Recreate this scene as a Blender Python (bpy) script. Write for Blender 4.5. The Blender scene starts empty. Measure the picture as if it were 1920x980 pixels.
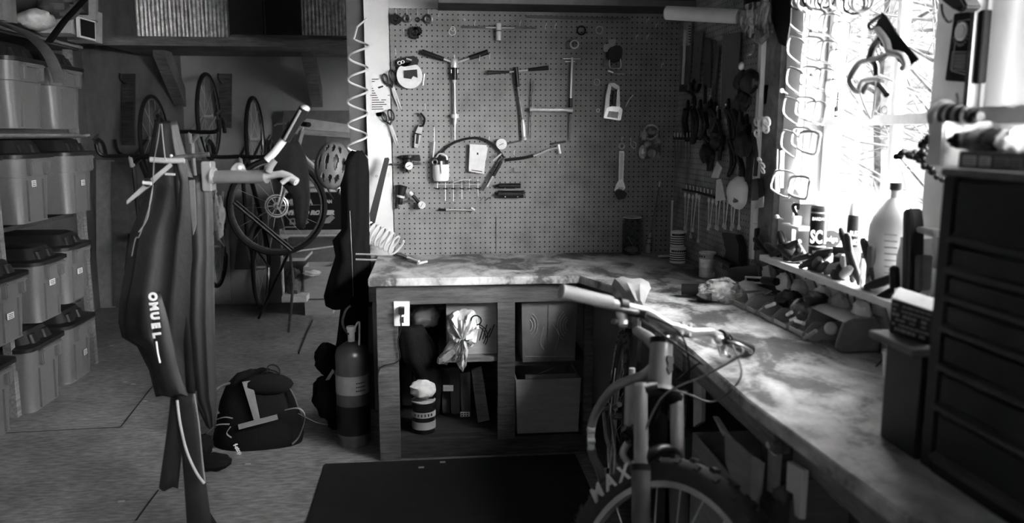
import bpy, bmesh, math, random
from math import sin, cos, pi, radians, atan
from mathutils import Vector, Matrix, Euler
random.seed(7)
SC = bpy.context.scene
# ---------------- camera (measured for a 1920x980 frame) ----------------
F = 1500.0; YAW = atan(150/1500.); PIT = atan(238/1500.); CH = 1.42
FW = Vector((sin(YAW)*cos(PIT), cos(YAW)*cos(PIT), -sin(PIT)))
RT = Vector((cos(YAW), -sin(YAW), 0)); UPV = RT.cross(FW)
CP = Vector((0, 0, CH))
cam = bpy.data.cameras.new('camera'); camo = bpy.data.objects.new('camera', cam)
SC.collection.objects.link(camo); SC.camera = camo
cam.sensor_fit = 'HORIZONTAL'; cam.sensor_width = 36; cam.lens = F/1920*36
cam.clip_start = .05; cam.clip_end = 200
camo.matrix_world = Matrix((( RT.x, UPV.x, -FW.x, 0), (RT.y, UPV.y, -FW.y, 0), (RT.z, UPV.z, -FW.z, CH), (0,0,0,1)))
cam.dof.use_dof = True; cam.dof.focus_distance = 4.0; cam.dof.aperture_fstop = 2.6
# ---------------- world, light, exposure ----------------
W = bpy.data.worlds.new('world'); SC.world = W; W.use_nodes = True
wn = W.node_tree.nodes; wl = W.node_tree.links; bg = wn['Background']
bg.inputs[0].default_value = (1,1,1,1); bg.inputs[1].default_value = .46
def sun(name, d, st, ang):
    l = bpy.data.lights.new(name, 'SUN'); l.energy = st; l.angle = radians(ang)
    o = bpy.data.objects.new(name, l); SC.collection.objects.link(o)
    o.rotation_euler = Vector(d).to_track_quat('-Z', 'Y').to_euler(); o.location = (4, 0, 5)
sun('bright_sky', (-.85, .30, -.42), 44, 115)
sun('low_bright_sky', (-.54, .82, -.36), 27, 56)
def area(name, loc, d, sx, sy, e):
    l = bpy.data.lights.new(name, 'AREA'); l.shape = 'RECTANGLE'; l.size = sx; l.size_y = sy; l.energy = e
    o = bpy.data.objects.new(name, l); SC.collection.objects.link(o); o.location = loc
    o.rotation_euler = Vector(d).to_track_quat('-Z', 'Y').to_euler()
area('front_fill', (-.9, -1.42, 1.5), (0, 1, -.1), 1.6, 1.6, 2.5)  # soft lamp added out of view behind the camera as front fill
vs = SC.view_settings; vs.view_transform = 'Standard'; vs.look = 'None'; vs.gamma = 1; vs.use_curve_mapping = False
vs.exposure = 1.3
# ---------------- measuring ----------------
def _ray(px, py): return FW + RT*((px-960)/F) - UPV*((py-490)/F)
def UX(px, py, v): r = _ray(px, py); return CP + r*((v-CP.x)/r.x)
def UY(px, py, v): r = _ray(px, py); return CP + r*((v-CP.y)/r.y)
def UZ(px, py, v): r = _ray(px, py); return CP + r*((v-CP.z)/r.z)
# ---------------- materials ----------------
def nt(name):
    m = bpy.data.materials.new(name); m.use_nodes = True; n = m.node_tree.nodes; n.clear(); return m, n, m.node_tree.links
def mat(name, v, rough=.6, metal=0, var=.18, scale=14, bump=.0, stretch=(1,1,1), detail=4, spot=0, spec=.5, alpha=None):
    m, n, l = nt(name)
    out = n.new('ShaderNodeOutputMaterial'); b = n.new('ShaderNodeBsdfPrincipled'); l.new(b.outputs[0], out.inputs[0])
    tc = n.new('ShaderNodeTexCoord'); mp = n.new('ShaderNodeMapping'); mp.inputs['Scale'].default_value = stretch
    l.new(tc.outputs['Object'], mp.inputs[0])
    no = n.new('ShaderNodeTexNoise'); no.inputs['Scale'].default_value = scale; no.inputs['Detail'].default_value = detail
    no.inputs['Roughness'].default_value = .65; l.new(mp.outputs[0], no.inputs[0])
    cr = n.new('ShaderNodeValToRGB'); e = cr.color_ramp.elements
    lo = max(v*(1-var), 0); hi = min(v*(1+var), 1)
    e[0].position = .32; e[0].color = (lo, lo, lo, 1); e[1].position = .68; e[1].color = (hi, hi, hi, 1)
    l.new(no.outputs['Fac'], cr.inputs[0]); col = cr.outputs[0]
    if spot:
        n2 = n.new('ShaderNodeTexNoise'); n2.inputs['Scale'].default_value = scale*.27; n2.inputs['Detail'].default_value = 5
        l.new(tc.outputs['Object'], n2.inputs[0]); c2 = n.new('ShaderNodeValToRGB')
        c2.color_ramp.elements[0].position = .4; c2.color_ramp.elements[0].color = (1-spot,)*3+(1,)
        c2.color_ramp.elements[1].position = .62; c2.color_ramp.elements[1].color = (1,1,1,1)
        l.new(n2.outputs['Fac'], c2.inputs[0]); mx = n.new('ShaderNodeMix'); mx.data_type = 'RGBA'; mx.blend_type = 'MULTIPLY'
        mx.inputs[0].default_value = 1; l.new(col, mx.inputs[6]); l.new(c2.outputs[0], mx.inputs[7]); col = mx.outputs[2]
    l.new(col, b.inputs['Base Color'])
    b.inputs['Roughness'].default_value = rough; b.inputs['Metallic'].default_value = metal
    b.inputs['Specular IOR Level'].default_value = spec
    if alpha is not None: b.inputs['Alpha'].default_value = alpha
    if bump:
        bp = n.new('ShaderNodeBump'); bp.inputs['Strength'].default_value = bump; bp.inputs['Distance'].default_value = .01
        l.new(no.outputs['Fac'], bp.inputs['Height']); l.new(bp.outputs[0], b.inputs['Normal'])
    return m
def clear(name, tint=.9, haze=.15, rough=.05, scale=60, whitev=.9, trans=False):
    m, n, l = nt(name); out = n.new('ShaderNodeOutputMaterial'); tr = n.new('ShaderNodeBsdfTransparent')
    tr.inputs[0].default_value = (tint,)*3+(1,); gl = n.new('ShaderNodeBsdfGlossy'); gl.inputs['Roughness'].default_value = rough
    df = n.new('ShaderNodeBsdfTranslucent' if trans else 'ShaderNodeBsdfDiffuse'); df.inputs[0].default_value = (whitev,)*3+(1,)
    lw = n.new('ShaderNodeLayerWeight'); lw.inputs[0].default_value = .25
    pw = n.new('ShaderNodeMath'); pw.operation = 'POWER'; l.new(lw.outputs['Facing'], pw.inputs[0]); pw.inputs[1].default_value = 4.0
    lw.inputs[0].default_value = .5; m1 = n.new('ShaderNodeMixShader'); l.new(pw.outputs[0], m1.inputs[0]); l.new(tr.outputs[0], m1.inputs[1]); l.new(gl.outputs[0], m1.inputs[2])
    m2 = n.new('ShaderNodeMixShader'); l.new(m1.outputs[0], m2.inputs[1]); l.new(df.outputs[0], m2.inputs[2])
    tc = n.new('ShaderNodeTexCoord'); no = n.new('ShaderNodeTexNoise'); no.inputs['Scale'].default_value = scale; no.inputs['Detail'].default_value = 5
    l.new(tc.outputs['Object'], no.inputs[0]); mr = n.new('ShaderNodeMapRange'); mr.inputs[1].default_value = .4; mr.inputs[2].default_value = .75
    mr.inputs[3].default_value = 0; mr.inputs[4].default_value = haze*2; l.new(no.outputs['Fac'], mr.inputs[0]); l.new(mr.outputs[0], m2.inputs[0])
    l.new(m2.outputs[0], out.inputs[0]); return m
M = {}
def defm(): 
    M['black'] = mat('black_plastic', .012, .42, spec=.35); M['blackm'] = mat('black_metal', .025, .32, .6)
    M['rubber'] = mat('rubber', .014, .7, bump=.1, spec=.3); M['dark'] = mat('dark_grey', .05, .6); M['cloth_k'] = mat('black_cloth', .007, .95, scale=90, bump=.2, spec=.15)
    M['rain'] = mat('rain_jacket', .018, .48, spec=.35, scale=9, var=.25, bump=.35); M['rain2'] = mat('dark_jacket', .016, .5, scale=9, var=.3, bump=.3)
    M['grey'] = mat('grey_plastic', .2, .5); M['mid'] = mat('mid_grey', .12, .5); M['light'] = mat('light_grey', .42, .5)
    M['white'] = mat('white_plastic', .78, .45, var=.05); M['paper'] = mat('paper', .75, .85, var=.08, scale=30)
    M['steel'] = mat('steel', .75, .28, .5, var=.15, scale=40); M['chrome'] = mat('polished_steel', .9, .18, .4, var=.05)
    M['steeld'] = mat('dark_steel', .17, .35, .7, var=.3, scale=40); M['alu'] = mat('brushed_aluminium', .55, .4, .7, var=.1)
    M['wood'] = mat('weathered_wood', .11, .75, var=.5, scale=9, stretch=(1,1,8), bump=.3, spot=.5)
    M['woodx'] = mat('wood_board', .2, .7, var=.35, scale=9, stretch=(1,9,9), bump=.2, spot=.4)
    M['woody'] = mat('wood_board_long', .2, .7, var=.4, scale=9, stretch=(9,1,9), bump=.2, spot=.4)
    M['woodl'] = mat('pale_wood', .68, .7, var=.15, scale=9, stretch=(9,1,9))
    M['woodm'] = mat('old_bench_wood', .085, .75, var=.5, scale=9, stretch=(1,9,9), bump=.25, spot=.4)
    M['woodd'] = mat('dark_wood', .05, .8, var=.5, scale=9, stretch=(1,9,9), bump=.2, spot=.4)
    M['tote'] = mat('tote_plastic', .13, .42, var=.06, scale=60); M['lid'] = mat('tote_lid', .011, .45, var=.2, bump=.05)
    M['card'] = mat('cardboard', .3, .85, var=.12, scale=8, stretch=(1,1,6), bump=.05); M['cardd'] = mat('dark_cardboard', .13, .85, var=.2)
    M['ink'] = mat('printed_ink', .02, .7); M['inkw'] = mat('white_print', .8, .6, var=.03); M['inkm'] = mat('grey_print', .35, .7)
    M['rag'] = mat('rag_cloth', .6, .9, var=.15, scale=25, bump=.2); M['clear'] = clear('clear_plastic', .85, .12); M['bag'] = clear('plastic_bag', .75, .35, .12, 25)
    M['glass'] = clear('jar_glass', .7, .06, .03); M['hosew'] = mat('white_hose', .6, .4, var=.05)
    M['ltran'] = mat('pale_tube', .66, .6, var=.06)
    M['foil'] = mat('foil_insulation', .75, .3, .45, var=.4, scale=22, stretch=(1,1,1), bump=.8)
defm()
def tex_top():      # worn stained worktop: streaks of wear along the boards
    m, n, l = nt('worn_worktop'); out = n.new('ShaderNodeOutputMaterial'); b = n.new('ShaderNodeBsdfPrincipled'); l.new(b.outputs[0], out.inputs[0])
    tc = n.new('ShaderNodeTexCoord')
    def noise(sc, st, det=5, dist=.0):
        mp = n.new('ShaderNodeMapping'); mp.inputs['Scale'].default_value = st; l.new(tc.outputs['Object'], mp.inputs[0])
        no = n.new('ShaderNodeTexNoise'); no.inputs['Scale'].default_value = sc; no.inputs['Detail'].default_value = det
        no.inputs['Distortion'].default_value = dist; l.new(mp.outputs[0], no.inputs[0]); return no.outputs['Fac']
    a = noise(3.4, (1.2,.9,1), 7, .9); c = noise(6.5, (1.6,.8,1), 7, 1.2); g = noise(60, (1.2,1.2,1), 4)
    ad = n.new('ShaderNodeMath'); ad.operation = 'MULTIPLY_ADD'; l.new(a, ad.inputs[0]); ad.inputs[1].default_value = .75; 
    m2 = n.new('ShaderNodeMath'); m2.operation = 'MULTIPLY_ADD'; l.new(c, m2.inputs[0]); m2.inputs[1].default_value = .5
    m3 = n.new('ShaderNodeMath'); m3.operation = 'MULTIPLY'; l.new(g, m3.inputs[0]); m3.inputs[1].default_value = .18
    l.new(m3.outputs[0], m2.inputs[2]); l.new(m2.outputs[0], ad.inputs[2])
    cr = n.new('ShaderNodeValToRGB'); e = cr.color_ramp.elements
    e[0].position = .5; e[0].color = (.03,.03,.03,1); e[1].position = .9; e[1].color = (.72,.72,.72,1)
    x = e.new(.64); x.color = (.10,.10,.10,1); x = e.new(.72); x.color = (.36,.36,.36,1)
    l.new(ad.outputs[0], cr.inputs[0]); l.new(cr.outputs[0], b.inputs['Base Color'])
    b.inputs['Roughness'].default_value = .46
    bp = n.new('ShaderNodeBump'); bp.inputs['Strength'].default_value = .15; bp.inputs['Distance'].default_value = .005; l.new(c, bp.inputs['Height']); l.new(bp.outputs[0], b.inputs['Normal'])
    return m
def tex_floor():
    m, n, l = nt('plywood_floor'); out = n.new('ShaderNodeOutputMaterial'); b = n.new('ShaderNodeBsdfPrincipled'); l.new(b.outputs[0], out.inputs[0])
    tc = n.new('ShaderNodeTexCoord')
    def noise(sc, st, det=5):
        mp = n.new('ShaderNodeMapping'); mp.inputs['Scale'].default_value = st; l.new(tc.outputs['Object'], mp.inputs[0])
        no = n.new('ShaderNodeTexNoise'); no.inputs['Scale'].default_value = sc; no.inputs['Detail'].default_value = det; l.new(mp.outputs[0], no.inputs[0]); return no.outputs['Fac']
    def ramp(f, p0, c0, p1, c1):
        r = n.new('ShaderNodeValToRGB'); e = r.color_ramp.elements; e[0].position = p0; e[0].color = (c0,)*3+(1,); e[1].position = p1; e[1].color = (c1,)*3+(1,)
        l.new(f, r.inputs[0]); return r.outputs[0]
    def mul(a, b_):
        x = n.new('ShaderNodeMix'); x.data_type = 'RGBA'; x.blend_type = 'MULTIPLY'; x.inputs[0].default_value = 1; l.new(a, x.inputs[6]); l.new(b_, x.inputs[7]); return x.outputs[2]
    c = mul(ramp(noise(38, (.5,1.6,1), 6), .35, .2, .68, .42), ramp(noise(1.8, (1,1,1), 5), .35, .6, .65, 1.0))
    c = mul(c, ramp(noise(240, (1,1,1), 2), .3, .8, .7, 1.0))
    vo = n.new('ShaderNodeTexNoise'); vo.inputs['Scale'].default_value = 20; l.new(tc.outputs['Object'], vo.inputs[0])
    c = mul(c, ramp(noise(7, (1,1,1), 7), .3, .75, .5, 1.0))
    l.new(c, b.inputs['Base Color']); b.inputs['Roughness'].default_value = .62
    return m
def tex_peg(name, v, u='x', speck=.12):
    # drilled holes on a one inch grid
    m, n, l = nt(name); out = n.new('ShaderNodeOutputMaterial'); b = n.new('ShaderNodeBsdfPrincipled'); l.new(b.outputs[0], out.inputs[0])
    tc = n.new('ShaderNodeTexCoord'); sp = n.new('ShaderNodeSeparateXYZ'); l.new(tc.outputs['Object'], sp.inputs[0])
    def fr(s):
        a = n.new('ShaderNodeMath'); a.operation = 'DIVIDE'; l.new(s, a.inputs[0]); a.inputs[1].default_value = .0254
        f = n.new('ShaderNodeMath'); f.operation = 'FRACT'; l.new(a.outputs[0], f.inputs[0])
        g = n.new('ShaderNodeMath'); g.operation = 'SUBTRACT'; l.new(f.outputs[0], g.inputs[0]); g.inputs[1].default_value = .5
        h = n.new('ShaderNodeMath'); h.operation = 'POWER'; l.new(g.outputs[0], h.inputs[0]); h.inputs[1].default_value = 2; return h.outputs[0]
    ad = n.new('ShaderNodeMath'); ad.operation = 'ADD'; l.new(fr(sp.outputs['X' if u == 'x' else 'Y']), ad.inputs[0]); l.new(fr(sp.outputs['Z']), ad.inputs[1])
    lt = n.new('ShaderNodeMath'); lt.operation = 'LESS_THAN'; l.new(ad.outputs[0], lt.inputs[0]); lt.inputs[1].default_value = .024
    no = n.new('ShaderNodeTexNoise'); no.inputs['Scale'].default_value = 9; no.inputs['Detail'].default_value = 8; l.new(tc.outputs['Object'], no.inputs[0])
    cr = n.new('ShaderNodeValToRGB'); e = cr.color_ramp.elements; e[0].position = .3; e[0].color = (v*(1-speck*2),)*3+(1,); e[1].position = .6; e[1].color = (v*(1+speck),)*3+(1,)
    l.new(no.outputs['Fac'], cr.inputs[0])
    mx = n.new('ShaderNodeMix'); mx.data_type = 'RGBA'; l.new(lt.outputs[0], mx.inputs[0]); l.new(cr.outputs[0], mx.inputs[6]); mx.inputs[7].default_value = (.008,.008,.008,1)
    l.new(mx.outputs[2], b.inputs['Base Color']); b.inputs['Roughness'].default_value = .6
    return m
# ---------------- mesh builder ----------------
def ori(d):
    d = Vector(d).normalized(); a = Vector((0,0,1)) if abs(d.z) < .9 else Vector((1,0,0))
    x = a.cross(d).normalized(); return Matrix((x, d.cross(x), d)).transposed()
class MB:
    def __init__(s): s.b = bmesh.new()
    def _v(s, pts): return [s.b.verts.new(p) for p in pts]
    def box(s, c, sz, R=None):
        c = Vector(c); R = R if R is not None else Matrix.Identity(3)
        if isinstance(R, Euler): R = R.to_matrix()
        v = s._v([c + R @ Vector((x*sz[0]/2, y*sz[1]/2, z*sz[2]/2)) for x in (-1,1) for y in (-1,1) for z in (-1,1)])
        for f in ((0,1,3,2),(4,6,7,5),(0,4,5,1),(2,3,7,6),(0,2,6,4),(1,5,7,3)): s.b.faces.new([v[i] for i in f])
        return s
    def bb(s, x0, x1, y0, y1, z0, z1): return s.box(((x0+x1)/2,(y0+y1)/2,(z0+z1)/2), (abs(x1-x0),abs(y1-y0),abs(z1-z0)))
    def prism(s, pts, ext):
        ext = Vector(ext); a = s._v(pts); b = s._v([Vector(p)+ext for p in pts]); n = len(pts)
        s.b.faces.new(a); s.b.faces.new(b[::-1])
        for i in range(n): s.b.faces.new((a[i], b[i], b[(i+1)%n], a[(i+1)%n]))
        return s
    def loft(s, rings, cap=True, closed=True):
        vs = [s._v(r) for r in rings]; n = len(rings[0])
        for a, b in zip(vs[:-1], vs[1:]):
            for i in range(n if closed else n-1): s.b.faces.new((a[i], a[(i+1)%n], b[(i+1)%n], b[i]))
        if cap and closed: s.b.faces.new(vs[0][::-1]); s.b.faces.new(vs[-1])
        return s
    def cyl(s, p, q, r, r2=None, n=14):
        p, q = Vector(p), Vector(q); r2 = r if r2 is None else r2; O = ori(q-p)
        return s.loft([[c + O @ Vector((cos(2*pi*i/n)*rr, sin(2*pi*i/n)*rr, 0)) for i in range(n)] for c, rr in ((p, r), (q, r2))])
    def tube(s, pts, r, n=8, closed=False, flat=1):
        pts = [Vector(p) for p in pts]; N = len(pts); rs = r if isinstance(r, (list, tuple)) else [r]*N; rings = []
        up = None
        for i, p in enumerate(pts):
            a = pts[i-1] if (i or closed) else p; b = pts[(i+1)%N] if (i < N-1 or closed) else p
            t = (b-a).normalized() if (b-a).length > 1e-9 else Vector((0,0,1))
            if up is None: O = ori(t); up = O.col[0].copy()
            up = (up - t*up.dot(t)); up = up.normalized() if up.length > 1e-6 else ori(t).col[0].copy()
            w = t.cross(up); rings.append([p + up*cos(2*pi*k/n)*rs[i] + w*sin(2*pi*k/n)*rs[i]*flat for k in range(n)])
        if closed:
            vs = [s._v(x) for x in rings]
            for i in range(N):
                a, b = vs[i], vs[(i+1)%N]
                for k in range(n): s.b.faces.new((a[k], a[(k+1)%n], b[(k+1)%n], b[k]))
            return s
        return s.loft(rings)
    def ring(s, c, nrm, R, r, n=28, m=8):
        O = ori(nrm); return s.tube([Vector(c) + O @ Vector((cos(2*pi*i/n)*R, sin(2*pi*i/n)*R, 0)) for i in range(n)], r, m, True)
    def lathe(s, o, ax, prof, n=24, sx=1):
        O = ori(ax); o = Vector(o)
        return s.loft([[o + O @ Vector((cos(2*pi*i/n)*max(r,1e-4)*sx, sin(2*pi*i/n)*max(r,1e-4), h)) for i in range(n)] for r, h in prof])
    def sph(s, c, r, R=None, n=14):
        if not isinstance(r, (list, tuple)): r = (r, r, r)
        R = R if R is not None else Matrix.Identity(3)
        if isinstance(R, Euler): R = R.to_matrix()
        c = Vector(c); k = n//2+1
        return s.loft([[c + R @ Vector((cos(2*pi*i/n)*max(sin(pi*j/k),.02)*r[0], sin(2*pi*i/n)*max(sin(pi*j/k),.02)*r[1], -cos(pi*j/k)*r[2])) for i in range(n)] for j in range(k+1)])
    def grid(s, f, nu, nv, th=.002):
        P = [[f(i/nu, j/nv) for j in range(nv+1)] for i in range(nu+1)]
        v = [s._v(r) for r in P]; fs = []
        for i in range(nu):
            for j in range(nv): fs.append(s.b.faces.new((v[i][j], v[i+1][j], v[i+1][j+1], v[i][j+1])))
        bmesh.ops.recalc_face_normals(s.b, faces=fs); bmesh.ops.solidify(s.b, geom=fs, thickness=th); return s
    def build(s, name, m, parent=None, bev=0, ang=.7, o=None):
        b = s.b
        bmesh.ops.recalc_face_normals(b, faces=b.faces)
        if bev:
            es = [e for e in b.edges if len(e.link_faces) == 2 and e.calc_face_angle(0) > .6]
            bmesh.ops.bevel(b, geom=es, offset=bev, segments=2, affect='EDGES', clamp_overlap=True)
        for f in b.faces: f.smooth = True
        for e in b.edges:
            if len(e.link_faces) != 2 or e.calc_face_angle(0) > ang: e.smooth = False
        off = Vector((0,0,0)); q = parent
        while q is not None: off += q.location; q = q.parent
        if parent is None:
            if o is None:
                xs = [v.co.x for v in b.verts]; ys = [v.co.y for v in b.verts]; zs = [v.co.z for v in b.verts]
                off = Vector(((min(xs)+max(xs))/2, (min(ys)+max(ys))/2, min(zs)))
            else: off = Vector(o)
        for v in b.verts: v.co -= off
        me = bpy.data.meshes.new(name); b.to_mesh(me); b.free()
        me.materials.append(M[m] if isinstance(m, str) else m)
        ob = bpy.data.objects.new(name, me); SC.collection.objects.link(ob)
        if parent is None: ob.location = off
        else: ob.parent = parent
        return ob
def tag(o, label, cat, group=None, kind=None):
    o['label'] = label; o['category'] = cat
    if group: o['group'] = group
    if kind: o['kind'] = kind
    return o
def thing(name, loc, label, cat, group=None):
    o = bpy.data.objects.new(name, None); o.empty_display_size = .05; SC.collection.objects.link(o); o.location = loc
    return tag(o, label, cat, group)
def one(mb, name, m, label, cat, group=None, bev=0): return tag(mb.build(name, m, bev=bev), label, cat, group)
def struct(mb, name, m, parent=None, bev=0):
    o = mb.build(name, m, parent, bev=bev, o=(0,0,0) if parent is None else None)
    if parent is None: o['kind'] = 'structure'
    return o
def kids(o): return [c for c in bpy.data.objects if c.parent == o]
def dup(root, loc, label=None, rotz=None, group=None, scale=None):
    r = root.copy(); SC.collection.objects.link(r); r.location = loc
    if label: r['label'] = label
    if rotz is not None: r.rotation_euler = (r.rotation_euler[0], r.rotation_euler[1], rotz)
    if scale is not None: r.scale = (scale if isinstance(scale, (tuple, list)) else (scale,)*3)
    if group: r['group'] = group
    for ch in kids(root):
        c = ch.copy(); SC.collection.objects.link(c); c.parent = r
        for g in kids(ch): d = g.copy(); SC.collection.objects.link(d); d.parent = c
    return r
def text(s, size, origin, right, up, m, parent, name='lettering', depth=.0006, wmax=None, shear=0, bold=0):
    c = bpy.data.curves.new('t', 'FONT'); c.body = s; c.size = size; c.extrude = depth; c.align_x = 'CENTER'; c.align_y = 'CENTER'; c.shear = shear; c.offset = bold; c.resolution_u = 3
    t = bpy.data.objects.new('t', c); SC.collection.objects.link(t)
    me = bpy.data.meshes.new_from_object(t.evaluated_get(bpy.context.evaluated_depsgraph_get())); bpy.data.objects.remove(t)
    r = Vector(right).normalized(); u = Vector(up); u = (u - r*u.dot(r)).normalized(); nn = r.cross(u)
    sc = 1
    if wmax:
        xs = [v.co.x for v in me.vertices]; w = max(xs)-min(xs); sc = wmax/w
    off = Vector((0,0,0)); q = parent
    while q is not None: off += q.location; q = q.parent
    for v in me.vertices: v.co = Vector(origin) + r*v.co.x*sc + u*v.co.y + nn*v.co.z - off
    me.materials.clear(); me.materials.append(M[m]); o = bpy.data.objects.new(name, me); SC.collection.objects.link(o); o.parent = parent
    return o
def smoothpath(pts, k=4):
    P = [Vector(p) for p in pts]; out = []
    for i in range(len(P)-1):
        a = P[max(i-1,0)]; b = P[i]; c = P[i+1]; d = P[min(i+2,len(P)-1)]
        for j in range(k):
            t = j/k; out.append(.5*((2*b)+(c-a)*t+(2*a-5*b+4*c-d)*t*t+(3*b-a-3*c+d)*t**3))
    out.append(P[-1]); return out
def PY(pts, Y): return [UY(x, y, Y) for x, y in pts]
def PX(pts, X): return [UX(x, y, X) for x, y in pts]
WT = .8186           # worktop height
PB = 4.05            # face of the pegboard
WX = 1.26            # face of the right wall
# =================== the room ===================
M['top'] = tex_top(); M['floor'] = tex_floor(); M['peg'] = tex_peg('pegboard_brown', .25); M['pegr'] = tex_peg('pegboard_side', .28, 'y', .25)
M['drywall'] = mat('bare_drywall', .34, .9, var=.12, scale=3, detail=6); M['wall_dk'] = mat('wall_darker', .15, .85, var=.25, scale=3, stretch=(3,1,1), detail=6, spot=.2)
M['paintw'] = mat('white_painted_wall', .84, .7, var=.08, scale=5, detail=8, spot=.12)
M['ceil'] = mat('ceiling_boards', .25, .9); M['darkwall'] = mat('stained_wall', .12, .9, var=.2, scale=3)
M['stud'] = mat('mottled_stud', .2, .8, var=.5, scale=14, stretch=(1,1,1), spot=.4)
struct(MB().bb(-2.8, 1.36, -1.5, 6.95, -.1, 0), 'floor', 'floor')
struct(MB().bb(-2.8, 1.36, -1.5, 6.95, 2.75, 2.85), 'ceiling', 'ceil')
struct(MB().bb(-2.0, 1.36, 6.86, 6.95, 0, 2.75), 'wall_back', 'drywall')
struct(MB().bb(-2.8, -2.0, 6.84, 6.95, 0, 2.75), 'wall_back_left', 'wall_dk')  # left stretch of the back wall, in a darker tone
struct(MB().bb(-2.85, -2.75, -1.5, 6.95, 0, 2.75), 'wall_left', 'wall_dk')
struct(MB().bb(-2.8, 1.36, -1.55, -1.45, 0, 2.75), 'wall_rear', 'drywall')
struct(MB().bb(-.312, 1.36, PB, PB+.11, 0, 2.75), 'wall_partition', 'paintw')
# floor sheets: thin dark joints
j = MB()
for a, b in (((255,975),(297,918)), ((226,800),(305,700)), ((0,812),(226,800)), ((0,560),(0,561))):
    p, q = UZ(*a, .001), UZ(*b, .001); d = (q-p); n_ = Vector((-d.y, d.x, 0)).normalized()*.003
    if d.length > .02: j.prism([p-n_, q-n_, q+n_, p+n_], (0,0,.001))
struct(j, 'trim_1', 'black')
# right wall in strips around the two windows
W1 = (1.93, 2.64, 1.0, 1.98); W2 = (-.6, 1.68, 1.45, 1.98); W3 = (4.9, 5.4, 1.0, 1.9)
def wallr(y0, y1, z0, z1, m='paintw', n='wall_right'): return struct(MB().bb(WX, WX+.13, y0, y1, z0, z1), n, m)
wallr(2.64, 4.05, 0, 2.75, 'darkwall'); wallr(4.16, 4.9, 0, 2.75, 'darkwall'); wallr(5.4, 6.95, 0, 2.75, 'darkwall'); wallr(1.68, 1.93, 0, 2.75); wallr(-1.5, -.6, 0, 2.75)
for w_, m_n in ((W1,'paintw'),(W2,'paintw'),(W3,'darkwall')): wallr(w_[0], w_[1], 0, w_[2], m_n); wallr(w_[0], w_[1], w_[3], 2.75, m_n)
M['pane'] = clear('dusty_pane', .97, .005, .02, 70, .8, True)
def window(W_, n, vm, hm):
    y0, y1, z0, z1 = W_; x = WX+.07
    f = MB(); t = .03
    f.bb(x, x+.05, y0, y0+t, z0, z1).bb(x, x+.05, y1-t, y1, z0, z1).bb(x, x+.05, y0+t, y1-t, z0, z0+t).bb(x, x+.05, y0+t, y1-t, z1-t, z1)
    fr = struct(f, n, 'white'); k = MB()
    for y in vm: k.bb(x+.008, x+.035, y-.011, y+.011, z0+t, z1-t)
    for z in hm: k.bb(x-.025, x+.038, y0+t, y1-t, z-.014, z+.014)
    k.build('muntin', 'light', fr)
    p = MB(); p.bb(x+.02, x+.024, y0+t, y1-t, z0+t, z1-t); p.build('pane', 'pane', fr)
window(W1, 'window_1', (2.245,), (1.462,)); window(W2, 'window_2', (.16, .92), (1.72,)); window(W3, 'window_3', (5.1,), (1.4,))
struct(MB().bb(WX-.04, WX+.13, 1.88, 2.72, .975, .998), 'trim_2', 'woodl')          # sill
struct(MB().bb(WX-.02, WX+.005, 2.645, 2.76, 1.0, 2.4), 'trim_3', 'paintw')           # casing, pale
struct(MB().bb(WX-.035, WX+.005, 2.775, 2.905, .93, 2.4), 'trim_4', 'stud')           # bare stud face
struct(MB().bb(WX-.05, WX+.005, 2.91, 2.94, .95, 2.4), 'trim_5', 'white')          # bright edge strip
struct(MB().bb(WX-.015, WX+.005, 1.75, 1.925, .93, 2.4), 'trim_6', 'paintw')
# end face of the partition: white board the notes hang on
struct(MB().bb(-.313, -.195, PB-.014, PB, WT, 2.5), 'trim_7', 'paintw')
struct(MB().bb(-.40, -.312, PB+.02, PB+.11, 0, 2.75), 'trim_10', 'darkwall')
# outside: ground and a few bare trees, washed out by the light
M['snow'] = mat('snowy_ground', .035, .9); M['bark'] = mat('pale_bark', .05, .9, var=.4)
struct(MB().bb(1.5, 30, -14, 22, -.5, -.4), 'ground_outside', 'snow')
def tree(x, y, h, r, lab):
    t = thing('bare_tree', (x, y, -.4), lab, 'tree', 'bare trees outside the window'); m = MB()
    p = [Vector((x, y, -.4))]; 
    for i in range(1, 8): p.append(Vector((x+random.uniform(-.1,.1), y+random.uniform(-.12,.12), -.4+h*i/7)))
    m.tube(p, [r*(1-.09*i) for i in range(8)], 8); m.build('trunk', 'bark', t)
    b = MB()
    for k in range(60):
        q = random.uniform(.12, .95); s = Vector((x, y, -.4+h*q)); a = random.uniform(0, 2*pi); L = h*.28*(1.1-q)+.3
        e = s + Vector((cos(a)*L, sin(a)*L, L*random.uniform(.1,.8))); mid = (s+e)/2 + Vector((0,0,-.1))
        b.tube([s, mid, e], [r*.2, r*.13, r*.04], 5)
        for w in range(7):
            f = mid.lerp(e, random.random()); b.tube([f, f+Vector((random.uniform(-1,1), random.uniform(-1,1), random.uniform(-.4,.8)))*L*.45], [r*.07, r*.02], 4)
    b.build('branches', 'bark', t)
tree(5.0, 7.6, 5.5, .09, 'thin bare tree outside, farthest left through the window'); tree(7.0, 12.0, 8, .16, 'tall bare tree outside behind the window centre')
tree(5.6, 5.7, 6, .1, 'bare tree outside near the right half of the window'); tree(8.5, 9.6, 9, .17, 'thick bare tree far outside between two thinner ones')
# =================== pegboards ===================
pg = struct(MB().bb(-.19, WX, PB-.02, PB-.001, WT, 2.02), 'trim_8', 'peg')
pr = struct(MB().bb(WX-.018, WX-.001, 2.945, PB-.02, WT, 2.15), 'trim_9', 'pegr')
for o_, nm in ((pg, 'pegboard'), (pr, 'pegboard')): 
    del o_['kind']; o_.name = nm
tag(pg, 'large brown pegboard facing the camera behind the bench', 'pegboard'); tag(pr, 'darker pegboard on the right wall beside the window', 'pegboard')
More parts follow.
